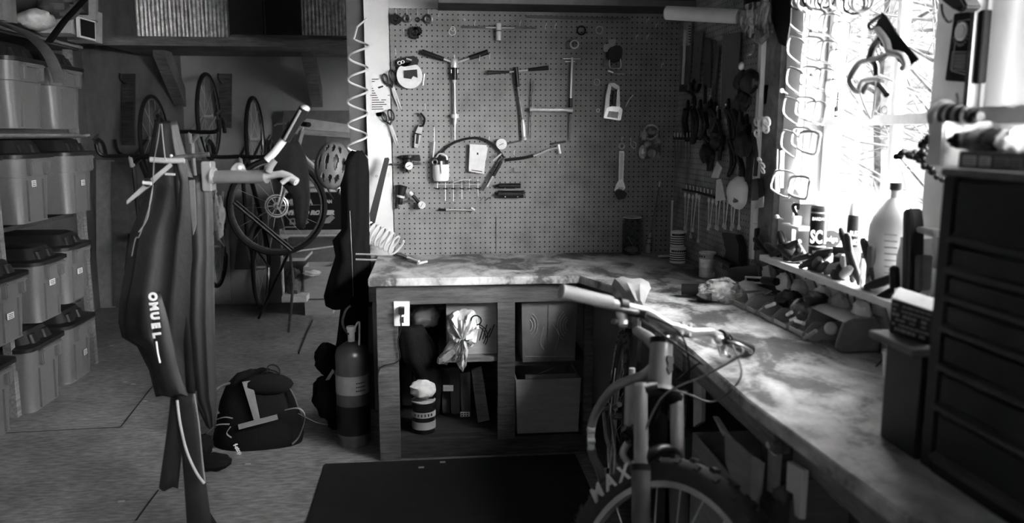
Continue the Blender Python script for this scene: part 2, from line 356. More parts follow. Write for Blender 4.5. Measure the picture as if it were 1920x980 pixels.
# foil insulation and lumber shelf on the back wall
m_ = MB()
for i in range(60):
    x0 = -2.3+i*.031; m_.cyl((x0, 6.83, 2.17), (x0, 6.83, 2.74), .0165, n=8)
ins = m_.build('foil_insulation', 'foil'); tag(ins, 'silvery ribbed foil insulation on the upper back wall above the lumber shelf', 'insulation')
one(MB().bb(-1.3, -1.02, 6.76, 6.8, 2.2, 2.74), 'dark_board', 'black', 'dark board standing on the lumber shelf before the foil', 'board')
one(MB().bb(-1.58, -1.32, 6.76, 6.8, 2.2, 2.74), 'dark_board', 'dark', 'grey-black panel left of the darkest board on the lumber shelf', 'board')
sh = thing('lumber_shelf', (-1.3, 6.4, 2.0), 'long wooden wall shelf on two slanted brackets on the back wall', 'shelf')
MB().bb(-2.3, -.5, 5.97, 6.84, 2.045, 2.07).build('shelf_board', 'woodx', sh); MB().bb(-2.3, -.5, 5.94, 5.97, 2.03, 2.075).build('front_edge', 'woodx', sh)
for xx in (-.93, -2.02):
    b = MB(); b.prism([Vector((xx-.045, 6.85, 1.64)), Vector((xx-.045, 6.85, 1.80)), Vector((xx-.045, 6.56, 2.045)), Vector((xx-.045, 6.40, 2.045)), Vector((xx-.045, 6.40, 2.0))], (.09,0,0)); b.build('bracket', 'woodx', sh, bev=.003)
lum = [(-2.2,-.62,6.0,6.12,.028), (-2.25,-.75,6.14,6.3,.04), (-2.1,-.66,6.32,6.48,.03), (-2.2,-.8,6.5,6.6,.05)]
labs = ['front plank lying on the lumber shelf, longest edge to the room','second plank from the front on the lumber shelf','third plank from the front on the lumber shelf','rear plank on the lumber shelf against the foil']
for (a, b, c, d, h), L in zip(lum, labs): one(MB().bb(a, b, c, d, 2.071, 2.071+h), 'wood_plank', 'woodx', L, 'plank', 'planks on the lumber shelf', bev=.002)
one(MB().bb(-1.4, -.55, 6.02, 6.12, 2.1, 2.12), 'wood_plank', 'woodx', 'short thin plank stacked on the front plank of the lumber shelf', 'plank', 'planks on the lumber shelf')
one(MB().bb(-1.35, -.72, 6.16, 6.28, 2.112, 2.135), 'wood_plank', 'woodd', 'dark thin plank stacked on the second plank of the lumber shelf', 'plank', 'planks on the lumber shelf')
# sheets leaning on the back wall
def lean(name, pts, Y, m, lab, cat='panel', th=.015): return one(MB().prism(PY(pts, Y), (0, th, 0)), name, m, lab, cat)
lean('plywood_sheet', [(180,300),(213,300),(216,576),(181,578)], 6.8, 'light', 'pale narrow sheet leaning on the back wall beside the totes')
lean('plywood_sheet', [(208,303),(402,300),(402,568),(211,574)], 6.76, 'cardd', 'wide dark sheet leaning on the back wall behind the clothes')
lean('pale_sheet', [(396,420),(429,420),(431,562),(397,566)], 6.74, 'light', 'small pale panel leaning low behind the hanging bike')
lean('plywood_sheet', [(530,207),(700,207),(700,560),(532,560)], 6.79, 'mid', 'wide grey sheet standing on the back wall behind the work stand bike')
lean('plywood_sheet', [(575,222),(700,240),(700,262),(545,250)], 6.74, 'light', 'pale slanted board in front of the wide grey sheet')
lean('plywood_sheet', [(533,252),(612,255),(612,300),(534,300)], 6.72, 'dark', 'dark small board below the pale slanted board')
# hook boards
for px, y0, y1, lb in ((240,138,272,'leftmost wooden hook board on the back wall'), (422,138,240,'wooden hook board behind the hanging road bike')):
    t = thing('hook_board', UY(px, y1, 6.83), lb, 'hook board'); MB().prism(PY([(px-12,y0),(px+11,y0),(px+11,y1),(px-12,y1)], 6.80), (0,.035,0)).build('board', 'woodd' if px < 300 else 'wood', t)
    h = MB(); a = UY(px-4, y0+18, 6.80); h.tube(smoothpath([a, a+Vector((0,-.06,0)), a+Vector((-.01,-.1,.03)), a+Vector((-.01,-.09,.07))]), .006); h.build('hook', 'blackm', t)
p_ = MB(); p_.tube(smoothpath([UY(216,262,6.75), UY(222,285,6.72), UY(245,293,6.7), UY(290,292,6.7)]), .012); one(p_, 'black_hook', 'rubber', 'big black curved hook low on the back wall beside the leftmost hook board', 'hook')
# =================== totes ===================
def rrect(x0, x1, y0, y1, z, r, k=5):
    o = []
    for cx, cy, a in ((x1-r,y1-r,0),(x0+r,y1-r,90),(x0+r,y0+r,180),(x1-r,y0+r,270)):
        for i in range(k+1): t = radians(a+90*i/k); o.append(Vector((cx+cos(t)*r, cy+sin(t)*r, z)))
    return o
def make_tote(lab):
    # origin: aisle-side base corner nearest the camera; length runs to -X
    t = thing('storage_tote', (0,0,0), lab, 'tote', 'grey totes with dark lids on the left rack')
    L = .5
    b = MB(); b.loft([rrect(-L+.03,0,0,.31,0,.035), rrect(-L+.03,0,0,.31,.012,.045), rrect(-L+.015,.008,-.02,.335,.235,.05), rrect(-L+.005,.02,-.035,.35,.237,.05), rrect(-L,.024,-.04,.355,.33,.05)])
    b.build('tub', 'tote', t)
    for y in (.075, .24): MB().box((.008,y,.115), (.012,.012,.21), Euler((0,.03,0))).build('rib', 'tote', t)
    h = MB()
    for y in (.07, .245): h.box((.032, y, .285), (.03,.035,.085))
    h.box((.04,.157,.318), (.03,.22,.018)); h.build('handle', 'tote', t, bev=.006)
    l = MB(); l.loft([rrect(-L-.015,.038,-.055,.37,.33,.055), rrect(-L-.015,.038,-.055,.37,.35,.055), rrect(-L,.022,-.04,.355,.355,.05), rrect(-L+.03,-.01,.0,.315,.358,.05), rrect(-L+.05,-.035,.025,.29,.42,.05), rrect(-L+.08,-.06,.05,.265,.43,.04)])
    for y in (.09, .22): l.loft([rrect(-.12,.01,y-.04,y+.04,.352,.015), rrect(-.12,-.01,y-.03,y+.03,.40,.012)])
    l.build('lid', 'lid', t)
    return t
tl = [(-2.06,4.18,0,'tote on the floor, nearest fully seen one of the bottom row'), (-2.085,4.66,0,'tote on the floor, farthest of the bottom row'), (-2.06,3.66,0,'tote on the floor cut by the left edge of the photo'),
 (-2.06,3.9,.42,'tote in the second row from the floor, nearest one with a white sticker'), (-2.06,4.33,.44,'tote in the second row, middle of three'), (-2.06,4.67,.47,'tote in the second row, farthest and smallest looking'),
 (-2.06,4.79,.97,'tote in the third row, far one with a sticker'), (-2.06,4.24,.97,'tote in the third row, second from the far end'), (-2.06,3.72,.97,'tote in the third row, sliver at the left edge'),
 (-2.06,4.72,1.45,'tote in the top row under the curved strip, far one'), (-2.06,4.26,1.45,'tote in the top row, nearer one')]
tr_ = make_tote('grey ' + tl[0][3]); tr_.location = tl[0][:3]; T = [tr_]
for a in tl[1:]: T.append(dup(tr_, a[:3], 'grey ' + a[3], scale=(1,.88,.93) if a[3].find('second row') > 0 else None))
def sticker(t, y, z, w, h):
    o = t.location; m = MB(); m.box((o.x+.009+z*.03, o.y+y, o.z+z), (.002, w, h)); s = m.build('sticker', 'paper', t)
    k = MB()
    for i in range(3): k.box((o.x+.0105+z*.03, o.y+y, o.z+z-h*.3+i*h*.28), (.001, w*.7, h*.1))
    k.build('writing', 'ink', s)
for i, y, z in ((3,.14,.14),(4,.16,.21),(5,.17,.18),(7,.13,.2),(6,.17,.17),(1,.2,.14),(10,.13,.26)): sticker(T[i], y, z, .07 if i in (3,4,5) else .045, .032)
rk = thing('storage_rack', (-2.35, 4.3, 0), 'wooden rack of open shelves along the left side holding the totes', 'rack')
for z, y0 in ((.415,2.9),(.945,3.0),(1.425,3.0),(1.94,3.0)): 
    MB().bb(-2.66, -2.09 if z > 1.2 else -2.2, y0, 5.16, z-.025, z).build('shelf', 'woodd', rk)
    MB().bb(-2.085, -2.065, y0, 5.16, z-.016, z-.001).build('shelf_edge', 'woody', rk) if z > 1.2 else None
for y in (3.2, 4.12, 5.08):
    for x in (-2.64, -2.13): MB().bb(x-.02, x+.02, y, y+.04, 0, 1.94).build('post', 'woody', rk)
# things on top of the rack
f = thing('picture_frame', UX(162, 78, -2.05), 'small white-rimmed dark picture frame standing on the rack top', 'picture frame')
q = PX([(147,31),(179,40),(180,77),(149,69)], -2.06); MB().prism(q, (-.015,0,0)).build('frame', 'white', f)
c_ = sum(q, Vector())/4; MB().prism([c_+(v-c_)*.84+Vector((.001,0,0)) for v in q], (.002,0,0)).build('picture', 'black', f)
one(MB().prism(PX([(133,33),(146,31),(148,69),(133,62)], -2.1), (-.2,0,0)), 'small_box', 'light', 'pale box behind the white-rimmed frame on the rack', 'box')
books = [(176,40,184,80),(184,22,192,82),(180,-8,184,40),(160,-8,166,28)]
bl = ['thin book right beside the picture frame','tallest pale book at the right end of the rack top','upright booklet above the frame','dark-spined book left of the upright booklet']
for (a,b,c,d), L in zip(books, bl): one(MB().prism(PX([(a,b),(c,b+3),(c,d),(a,d-3)], -2.12), (-.16,0,0)), 'book', 'light' if a != 160 else 'dark', L, 'book', 'books on the rack top')
sp = smoothpath(PX([(-20,38),(20,50),(58,68),(88,98),(104,130),(112,155)], -1.98), 5)
s = MB(); s.tube(sp, .032, 8, flat=.12); one(s, 'curved_strip', 'mid', 'bent grey strip arching over the top totes from the left edge', 'strip')
s = MB(); s.tube(PX([(92,78),(120,40),(150,8),(166,-10)], -1.9), .022, 8, flat=.4); one(s, 'dark_strap', 'cloth_k', 'black strap running up from the rack top to the frame top edge', 'strap')
def crumple(c, r, seed, n=26, amp=.35):
    rnd = random.Random(seed); w = [(Vector((rnd.uniform(-1,1),rnd.uniform(-1,1),rnd.uniform(-1,1)))*5, rnd.uniform(0,6)) for _ in range(9)]
    m = MB(); c = Vector(c); k = n//2
    def P(i, j):
        th = 2*pi*i/n; ph = pi*j/k; d = Vector((cos(th)*sin(ph), sin(th)*sin(ph), -cos(ph)))
        f = 1 + amp*sum(abs(sin(d.dot(a)+b))-.5 for a, b in w)/4; return c + Vector((d.x*r[0], d.y*r[1], d.z*r[2]))*f
    m.loft([[P(i, max(j,.15) if j < k else k-.15) for i in range(n)] for j in range(k+1)]); return m
one(crumple(UX(70,38,-2.12), (.075,.1,.05), 3), 'plastic_bag', 'rag', 'pale crumpled bag on the rack top at the left', 'bag')
one(crumple(UX(112,14,-2.12), (.1,.1,.06), 5), 'plastic_bag', 'mid', 'grey crumpled bag right of the pale bag on the rack', 'bag')
for a, b, L in ((4, 12, 'first'), (20, 30, 'second')): one(MB().bb(-2.4, -2.1, UX(a,10,-2.1).y, UX(b,10,-2.1).y, 1.98, 2.4), 'upright_box', 'grey', L + ' narrow grey box standing on the rack top at the left edge', 'box')
# =================== workbench ===================
wb = thing('workbench', (.5, 3.7, 0), 'old wooden L-shaped workbench with a stained worn top', 'workbench')
top = [(-.275,PB-.021),(-.275,3.365),(.63,3.352),(.715,3.12),(.728,2.45),(.715,1.7),(.75,1.1),(.77,.2),(WX-.02,.2),(WX-.02,PB-.021)]
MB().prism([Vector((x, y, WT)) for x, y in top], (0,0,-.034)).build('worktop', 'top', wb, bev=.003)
a = MB(); a.bb(-.245, .62, 3.385, 3.425, .70, .784); a.build('apron', 'woodm', wb, bev=.002)
a = MB(); 
for y0, y1, x in ((.3,1.62,.79),(1.66,2.3,.765),(2.3,3.3,.755)): a.bb(x, x+.04, y0, y1, .70, .784)
a.build('side_apron', 'woody', wb, bev=.003)
for x0, x1, n in ((-.245,-.155,'leg'),(.275,.352,'leg'),(.66,.70,'leg')): MB().bb(x0, x1, 3.385, 3.425, .0 if x0 < 0 else .08, .70).build('leg', 'wood', wb, bev=.002)
for y in (.9, 1.72, 2.5): MB().bb(.80, .84, y, y+.085, 0, .70).build('leg', 'wood', wb, bev=.002)
MB().bb(-.225, .68, 3.40, 3.44, .0, .085).build('kick_board', 'woodd', wb, bev=.002)
MB().bb(-.245, .69, 3.426, 4.02, .075, .1).build('bottom_shelf', 'woodd', wb)
MB().bb(.02, .275, 3.40, 3.95, .435, .455).build('upper_shelf', 'woodx', wb); MB().bb(.355, .69, 3.44, 3.95, .40, .42).build('upper_shelf', 'woodd', wb)
MB().bb(-.24, -.22, 3.44, 4.02, .1, .784).build('side_panel', 'woodd', wb); MB().bb(-.24, .7, 4.0, 4.02, .1, .784).build('back_panel', 'woodd', wb)
one(MB().bb(-.28, -.25, 3.46, 3.49, .7, .783), 'metal_bracket', 'steeld', 'small metal bracket plate on the bench side under the left corner', 'bracket')
# power outlet
YB = 3.384
o = thing('power_outlet', UY(753,612,YB), 'white power outlet plate screwed to the left bench leg', 'outlet')
MB().prism(PY([(738,565),(768,565),(768,611),(739,611)], YB-.006), (0,.006,0)).build('plate', 'white', o, bev=.0015)
MB().prism(PY([(747,577),(758,577),(758,590),(747,590)], YB-.035), (0,.03,0)).build('plug', 'black', o, bev=.002)
MB().tube(smoothpath([UY(752,589,YB-.025), UY(751,600,YB-.03), UY(752,612,YB-.02), UY(746,640,YB-.01), UY(748,676,YB-.01), UY(712,690,YB-.02), UY(709,735,YB-.0)]), .0028).build('cord', 'black', o)
MB().prism(PY([(751,594),(757,594),(757,605),(751,605)], YB-.009), (0,.003,0)).build('socket', 'ink', o)
# boxes in the bench
def obox(name, m, x0, x1, y0, y1, z0, z1, lab, flare=0, n='box', bevel=.002, th=.006):
    t = thing(name, ((x0+x1)/2, (y0+y1)/2, z0), lab, n)
    f = flare; A = [Vector((x0,y0,z0)),Vector((x1,y0,z0)),Vector((x1,y1,z0)),Vector((x0,y1,z0))]; B = [Vector((x0-f,y0-f,z1)),Vector((x1+f,y0-f,z1)),Vector((x1+f,y1+f,z1)),Vector((x0-f,y1+f,z1))]
    i = lambda P, z: [Vector((p.x+(th if k in (0,3) else -th), p.y+(th if k < 2 else -th), z)) for k, p in enumerate(P)]
    mb = MB(); mb.loft([A, B, i(B, z1), i(A, z0+th)]); mb.build('carton', m, t); return t
def arc(c, r, a0, a1, n=10, sx=1): return [Vector((c.x+cos(radians(a0+(a1-a0)*i/n))*r*sx, c.y, c.z+sin(radians(a0+(a1-a0)*i/n))*r)) for i in range(n+1)]
g1 = obox('cardboard_box', 'card', UY(838,672,3.45).x, UY(933,672,3.45).x, 3.45, 3.85, .456, .715, 'open cardboard box with a dark curved print on the upper left bench shelf')
k = MB(); Yk = 3.448; c = UY(880,640,Yk)
for r in (.052,.062): k.tube(arc(c+Vector((.02,0,.02)), r, -35, 85), .0025, 4)
for i in range(5): k.tube(PY([(893+i*6,640-i*2),(899+i*7,608+(i%2)*7)], Yk), .0028, 4)
k.build('print', 'ink', g1)
g2 = obox('cardboard_box', 'cardd', UY(980,682,3.42).x, UY(1078,682,3.42).x, 3.42, 3.8, .421, .70, 'cardboard box with curved fish-like print on the upper right bench shelf', .006)
k = MB(); Yk = 3.412; c = UY(1070,610,Yk); c2 = UY(988,610,Yk)
for r in (.03,.045,.06,.075): k.tube(arc(c, r, 120, 235, 12, .8), .0014, 4)
for r in (.03,.045,.06): k.tube(arc(c2, r, -60, 60, 12, .8), .0014, 4)
for a_ in (((1020,612),(1013,640),(1020,655)),((1037,608),(1048,630),(1040,655)),((985,668),(1075,668))): k.tube(smoothpath(PY(a_, Yk)), .0013, 4)
k.build('print', 'inkm', g2); t_ = MB(); t_.bb(UY(1028,600,3.41).x, UY(1033,600,3.41).x, 3.4115, 3.414, .43, .695); t_.build('seam_tape', 'mid', g2)
for px, L in ((993,'left paper roll end sticking up from the fish print box'),(1062,'right paper roll end sticking up from the fish print box')):
    m_ = MB(); q = UY(px,566,3.6); m_.cyl((q.x, 3.47, .707), (q.x, 3.78, .72), .028, n=20); one(m_, 'paper_roll', 'card', L, 'paper roll')
g3 = obox('cardboard_box', 'card', UY(970,812,3.39).x, UY(1084,812,3.39).x, 3.39, 3.75, .101, .352, 'open box of worn cardboard on the bottom bench shelf, right bay', .008)
k = MB(); k.prism(PY([(985,702),(1080,700),(1083,712),(1030,716),(985,712)], 3.40), (0,.004,0)); k.build('flap', 'cardd', g3)
m_ = MB(); m_.tube(smoothpath([UY(992,714,3.40), UY(1012,700,3.45), UY(1035,690,3.5), UY(1050,675,3.6)]), .003, 5); one(m_, 'thin_stick', 'light', 'thin pale stick poking out of the worn lower box', 'stick')
def paint_can(px, y0, y1, r, Y, lab, z0=None, name='paint_can'):
    p = UY(px, y1, Y); q = UY(px, y0, Y); z0 = p.z if z0 is None else z0; t = thing(name, (p.x, Y, z0), lab, 'can'); h = q.z-z0
    MB().lathe((p.x,Y,z0), (0,0,1), [(r,0),(r,h),(r*.95,h),(r*.95,h-.006),(0,h-.006)], 24).build('can_body', 'steel' if name != 'paint_can' else 'blackm', t)
    MB().lathe((p.x,Y,z0), (0,0,1), [(r+.002,h-.006),(r+.003,h),(r-.004,h+.001),(r-.004,h-.004)], 24).build('rim', 'steel', t)
    return t, p.x, h, z0
t, x, h, z0 = paint_can(795, 748, 811, .052, 3.47, 'dark paint can with banded label on the bottom bench shelf', .101)
MB().lathe((x,3.47,z0), (0,0,1), [(.0535,.02),(.0535,.055),(.053,.055),(.053,.02)], 24).build('label_band', 'inkm', t)
MB().lathe((x,3.47,z0), (0,0,1), [(.0538,.075),(.0538,.1),(.053,.1),(.053,.075)], 24).build('label_band', 'inkm', t)
for i in range(6): a_ = radians(-130+i*16); MB().box((x+cos(a_)*.055, 3.47+sin(a_)*.055, z0+.088), (.003,.006,.011), Euler((0,0,a_))).build('lettering', 'ink', t)
one(crumple((x,3.46,.3), (.05,.05,.035), 11), 'crumpled_paper', 'rag', 'crumpled pale cloth stuffed on top of the dark paint can', 'cloth')
# dark cloth falling out of the upper bay
def drape(rings, Y, m, name, lab, cat, n=44, folds=9, amp=.12, seed=1, parent=None, dep=.35, o=None):
    # rings: (y px, xL px, xR px); closed fold-rippled cross sections hung at depth Y
    rnd = random.Random(seed); ph = [rnd.uniform(0,6) for _ in range(6)]; R = []
    full = []
    for i in range(len(rings)-1):
        for s_ in range(3):
            u = s_/3; a, b = rings[i], rings[i+1]; full.append([a[k]*(1-u)+b[k]*u for k in range(3)]+[(a[3] if len(a)>3 else dep)*(1-u)+(b[3] if len(b)>3 else dep)*u])
    full.append(list(rings[-1][:3])+[rings[-1][3] if len(rings[-1])>3 else dep])
    for j, (y, a, b, dp) in enumerate(full):
        p, q = UY(a, y, Y), UY(b, y, Y); c = (p+q)/2; w = (q-p).length/2; t = j/len(full); ring = []
        for i in range(n):
            an = 2*pi*i/n; f = 1+amp*(sin(folds*an+ph[0]+t*2.2)*.6+sin((folds//2)*an+ph[1]-t*3)*.5)*min(1, .35+t*1.3)
            g = 1+amp*.35*sin(folds*an+ph[2]+t*2)
            ring.append(Vector((c.x+cos(an)*w*g, Y+sin(an)*w*dp*f, c.z+.006*sin(3*an+ph[3]+t*6))))
        R.append(ring)
    mb = MB().loft(R); ob = mb.build(name, m, parent, ang=1.6)
    if parent is None: tag(ob, lab, cat)
    return ob
drape([(612,745,792),(640,748,812),(672,752,822),(700,775,828),(740,795,826),(775,800,824)], 3.5, 'cloth_k', 'dark_cloth', 'dark rag bundle hanging down in the left bench bay behind the outlet', 'cloth', folds=7, seed=4, dep=.5)
one(crumple(UY(797,592,3.6), (.06,.05,.05), 9), 'crumpled_paper', 'card', 'crumpled brown paper in the top left corner of the bench bay', 'paper')
one(crumple(UY(790,575,3.75), (.09,.08,.04), 8, amp=.5), 'crumpled_paper', 'rag', 'crumpled pale cloth deep in the top left bench bay', 'cloth')
# white rag
def rag():
    y_ = 3.415; L = [(862,582),(843,590),(838,612),(842,640),(830,660),(819,678),(838,683),(848,676),(858,684),(868,696),(874,682),(880,655),(893,640),(898,612),(893,588),(878,580)]
    c = UY(866,630,y_); m = MB(); rnd = random.Random(2); rings = []
    for s_ in (1,.86,.66,.44,.22,.04):
        r = []
        P = smoothpath(PY(L+[L[0]], y_), 3)[:-1]
        for i, p in enumerate(P):
            d = p-c; q = c + d*s_; r.append(Vector((q.x, y_-.045*(1-s_**2)-.016*sin(i*1.35+s_*5)*(s_>.1)-.01*sin(i*2.7-s_*9), q.z+.004*sin(i*2.1+s_*11))))
        rings.append(r)
    back = [Vector((p.x, y_+.012, p.z)) for p in rings[0]]
    m.loft([back]+rings); return m
rg = one(rag(), 'white_rag', 'rag', 'crumpled pale rag hanging over the shelf edge before the printed box', 'rag')
m_ = MB(); m_.ring(UY(893,600,3.39), (.3,1,.2), .022, .003); m_.build('elastic_band', 'cloth_k', rg)
# books and boards in the lower left bay
lw = [((842,688),(862,688),(862,776),(846,776),'dark','dark upright book beside the paint can'),((862,700),(882,697),(882,790),(866,790),'cardd','grey upright box with a small white label in the lower left bay'),
 ((826,690),(842,690),(844,775),(830,775),'mid','narrow binder just right of the paint can'),((775,700),(800,700),(800,745),(775,745),'woodx','small wood block behind the paint can'),((752,688),(772,688),(772,760),(754,760),'dark','black bottle box at far left of the lower bay')]
for i, (a_,b_,c_,d_,m,L) in enumerate(lw):
    bk = one(MB().prism(PY([a_,b_,c_,d_], 3.62+i*.02), (0,.2,0)), 'upright_box', m, L, 'box', bev=.002)
    if i == 1:
        k = MB(); k.prism(PY([(863,772),(881,772),(881,785),(863,785)], 3.632), (0,.003,0)); s_ = k.build('label_sticker', 'paper', bk)
        k = MB(); [k.prism(PY([(865+j*5,774+r_*4),(868+j*5,774+r_*4),(868+j*5,776+r_*4),(865+j*5,776+r_*4)], 3.6305), (0,.001,0)) for j in range(3) for r_ in range(3)]; k.build('print', 'ink', s_)
    if i == 0:
        k = MB(); k.prism(PY([(831,722),(850,722),(850,733),(831,733)], 3.6), (0,.003,0)); k.build('label_sticker', 'paper', bk)
one(MB().prism(PY([(884,695),(903,690),(918,787),(896,792)], 3.55), (0,.03,0)), 'wood_offcut', 'woodx', 'plank offcut leaning in the lower left bench bay', 'board')
# =================== shelf above the pegboard ===================
t = thing('overhead_shelf', UY(1030,5,3.8), 'dark overhead shelf running above the pegboard along the top edge', 'shelf')
a_ = UY(822,4,3.78); b_ = UY(1235,12,3.78); MB().bb(a_.x, WX-.02, 3.78, PB-.022, a_.z, a_.z+.03).build('shelf_board', 'woodd', t); MB().bb(a_.x, WX-.02, 3.765, 3.78, a_.z-.004, a_.z+.022).build('front_lip', 'mid', t)
for p0, p1, L in ((988,1083,'left pale flat box on the overhead shelf'),(1105,1194,'right pale flat box on the overhead shelf')):
    a_ = UY(p0,0,3.8); b_ = UY(p1,0,3.8); one(MB().bb(a_.x, b_.x, 3.79, 4.0, t.location.z+.032, t.location.z+.09), 'flat_box', 'paper', L, 'box', bev=.002)
# =================== tools on the pegboard ===================
one(MB().cyl(UY(986,31,4.0),UY(1182,36,4.0),.006),'thin_conduit','mid','thin dull rod fixed across the top of the pegboard under the shelf','rod')
YT = PB-.045
def part(mb, n, m, t): return mb.build(n, m, t)
hk = MB(); hk.tube([Vector((0,.0,.012)), Vector((0,-.003,.012)), Vector((0,-.03,.008)), Vector((0,-.034,.018))], .0016, 5); hk.tube([Vector((0,0,.012)), Vector((0,0,-.006))], .0016, 5)
hook0 = None
def hook(px, py, lab):
    global hook0
    p = UY(px, py, PB-.022)
    if hook0 is None:
        hook0 = hk.build('peg_hook', 'steel', None, o=(0,0,0)); hook0.location = p; tag(hook0, lab, 'hook', 'steel hooks on the back pegboard')
    else: dup(hook0, p, lab)
for x, y, L in ((743,27,'hook holding the left sprocket'),(763,27,'hook holding the thick ring'),(783,27,'hook holding the small ring'),(803,27,'hook holding the wide ring'),(822,29,'empty hook right of the ring row'),
 (757,62,'hook beside the spiky cluster near the top left'),(742,100,'empty hook above the tape roll'),(1023,52,'left of the two empty hooks near the top centre'),(1041,52,'right of the two empty hooks near the top centre'),
 (890,47,'hook holding the left end of the crossbar tool'),(975,47,'hook holding the right end of the crossbar tool'),(899,112,'hook under the right handle of the threading tool'),(918,108,'empty hook right of the threading tool'),
 (1213,42,'upper hook near the dark right end of the pegboard'),(1230,50,'highest hook nearest the corner'),(1193,72,'hook left of the dark right end, third from corner'),(1213,72,'hook below the upper one near the dark right end'),
 (884,250,'hook over the arched hose'),(917,262,'hook right of the arched hose top'),(964,288,'hook holding the angled hammer handle'),(964,318,'crossed hook below the hammer handle'),(1047,305,'hook below the hammer head'),
 (1166,262,'hook holding the adjustable wrench'),(814,245,'hook holding the thin pen tool'),(797,202,'hook holding the utility knife'),(1240,125,'pale clip hook at the dark far right'),(730,330,'hook by the long black strip')): hook(x, y, 'small steel ' + L)
def toolring(name, px, py, r, rr, m, lab, cat='ring', d=0): return one(MB().ring(UY(px,py,YT+.01+d), (0.05,1,.1), r, rr, 24, 8), name, m, lab, cat)
def gear(px, py, R, n, name, m, lab, th=.01, hole=.35, Y=YT):
    c = UY(px,py,Y); mb = MB(); o_ = []; 
    for i in range(n*4):
        a_ = 2*pi*i/(n*4); r = R if i % 4 in (0,1) else R*.84; o_.append((cos(a_)*r, sin(a_)*r))
    mb.loft([[c+Vector((x*s_, y_, z*s_)) for x, z in o_] for s_, y_ in ((hole,0),(1,0),(1,th),(hole,th))], cap=False)
    t = thing(name, c, lab, 'sprocket'); mb.build('teeth', m, t); MB().ring(c+Vector((0,.0,0)), (0,1,0), R*hole, R*.12).build('hub', m, t); return t
gear(743,36,.026,16,'bike_sprocket','blackm','dark toothed sprocket, first from the left in the ring row'); toolring('metal_ring',763,35,.014,.006,'steeld','thick dull ring second in the ring row')
toolring('metal_ring',783,37,.009,.003,'blackm','small dark ring third in the ring row'); toolring('metal_ring',803,36,.017,.007,'steeld','widest dull ring fourth in the ring row')
gear(777,61,.030,14,'bike_sprocket','blackm','dark sprocket cluster below the ring row',.035); gear(783,58,.024,12,'bike_sprocket','blackm','smaller dark sprocket overlapping the cluster below the ring row',.05)
toolring('steel_ring',849,54,.010,.0025,'steel','smaller steel ring hooked over the larger at upper centre left'); toolring('steel_ring',848,60,.0155,.0022,'steel','larger steel ring hanging under the smaller at upper centre left',d=.01)
toolring('steel_washer',871,37,.004,.0018,'steel','tiny bright washer above the crossbar tool')
def path(name, pts, r, m, t, Y=YT, n=8, flat=1): return MB().tube(smoothpath(PY(pts, Y), 3), r, n, flat=flat).build(name, m, t)
def seg(name, a_, b_, r, m, t, Y=YT, r2=None, n=14): return MB().cyl(UY(*a_, Y), UY(*b_, Y), r, r2, n).build(name, m, t)
t = thing('crossbar_tool', UY(935,76,YT), 'long crossbar tool with a bright steel cylinder near the top of the pegboard', 'tool')
seg('bar',(864,50),(1006,52),.0045,'steeld',t); seg('bright_bar',(910,51),(965,52),.0048,'chrome',t); seg('cylinder',(935,44),(935,76),.0135,'chrome',t); MB().cyl(UY(935,57,YT),UY(935,59,YT),.0139).build('groove','dark',t)
t = thing('threading_tool', UY(853,262,YT), 'upright tool with two dark winged handles and steel threaded shaft', 'tool')
seg('left_grip',(791,97),(832,111),.0135,'black',t,r2=.011); seg('right_grip',(915,97),(880,109),.013,'black',t,r2=.010); seg('left_arm',(832,111),(848,117),.005,'steel',t); seg('right_arm',(880,109),(858,117),.005,'steel',t)
MB().lathe(UY(852,127,YT),(0,0,1),[(.019,0),(.019,.012),(.0175,.013),(.0175,.036),(.014,.042),(.004,.044),(.003,.062)]).build('hub','steel',t)
seg('body',(852,127),(852,150),.015,'blackm',t); 
for dx in (-6,6): seg('side_pin',(852+dx,130),(852+dx,137),.003,'chrome',t,YT-.012)
seg('collar',(852,150),(852,156),.014,'steel',t,r2=.008); seg('shaft',(852,156),(853,214),.0065,'alu',t); seg('knurled_ring',(853,214),(853,221),.021,'chrome',t); seg('tip',(853,221),(853,232),.009,'chrome',t); seg('rod',(853,232),(853,262),.003,'steel',t)
t = thing('tape_dispenser', UY(768,160,YT), 'round white tape roll with dark tool hung above it', 'tape')
c = UY(768,142,YT); MB().lathe(c+Vector((0,.0,0)),(0,-1,0),[(.024,-.02),(.062,-.02),(.062,.02),(.024,.02)],30).build('roll','paper',t)
MB().prism(PY([(757,132),(782,130),(783,146),(775,142),(771,148),(757,146)], YT-.026),(0,.006,0)).build('core_mark','ink',t)
seg('clip',(796,138),(793,160),.003,'steel',t)
t = thing('black_hand_tool', UY(765,124,YT), 'black folded hand tool with small rings resting on the tape roll', 'tool')
MB().prism(PY([(746,110),(776,104),(786,112),(783,122),(758,126),(744,124)],YT-.02),(0,.03,0)).build('body','black',t,bev=.003); MB().ring(UY(749,118,YT-.025),(0,1,0),.008,.002).build('ring','steel',t); MB().ring(UY(755,116,YT-.025),(0,1,0),.007,.002).build('ring','steel',t); seg('lever',(762,110),(772,113),.004,'steel',t,YT-.025)
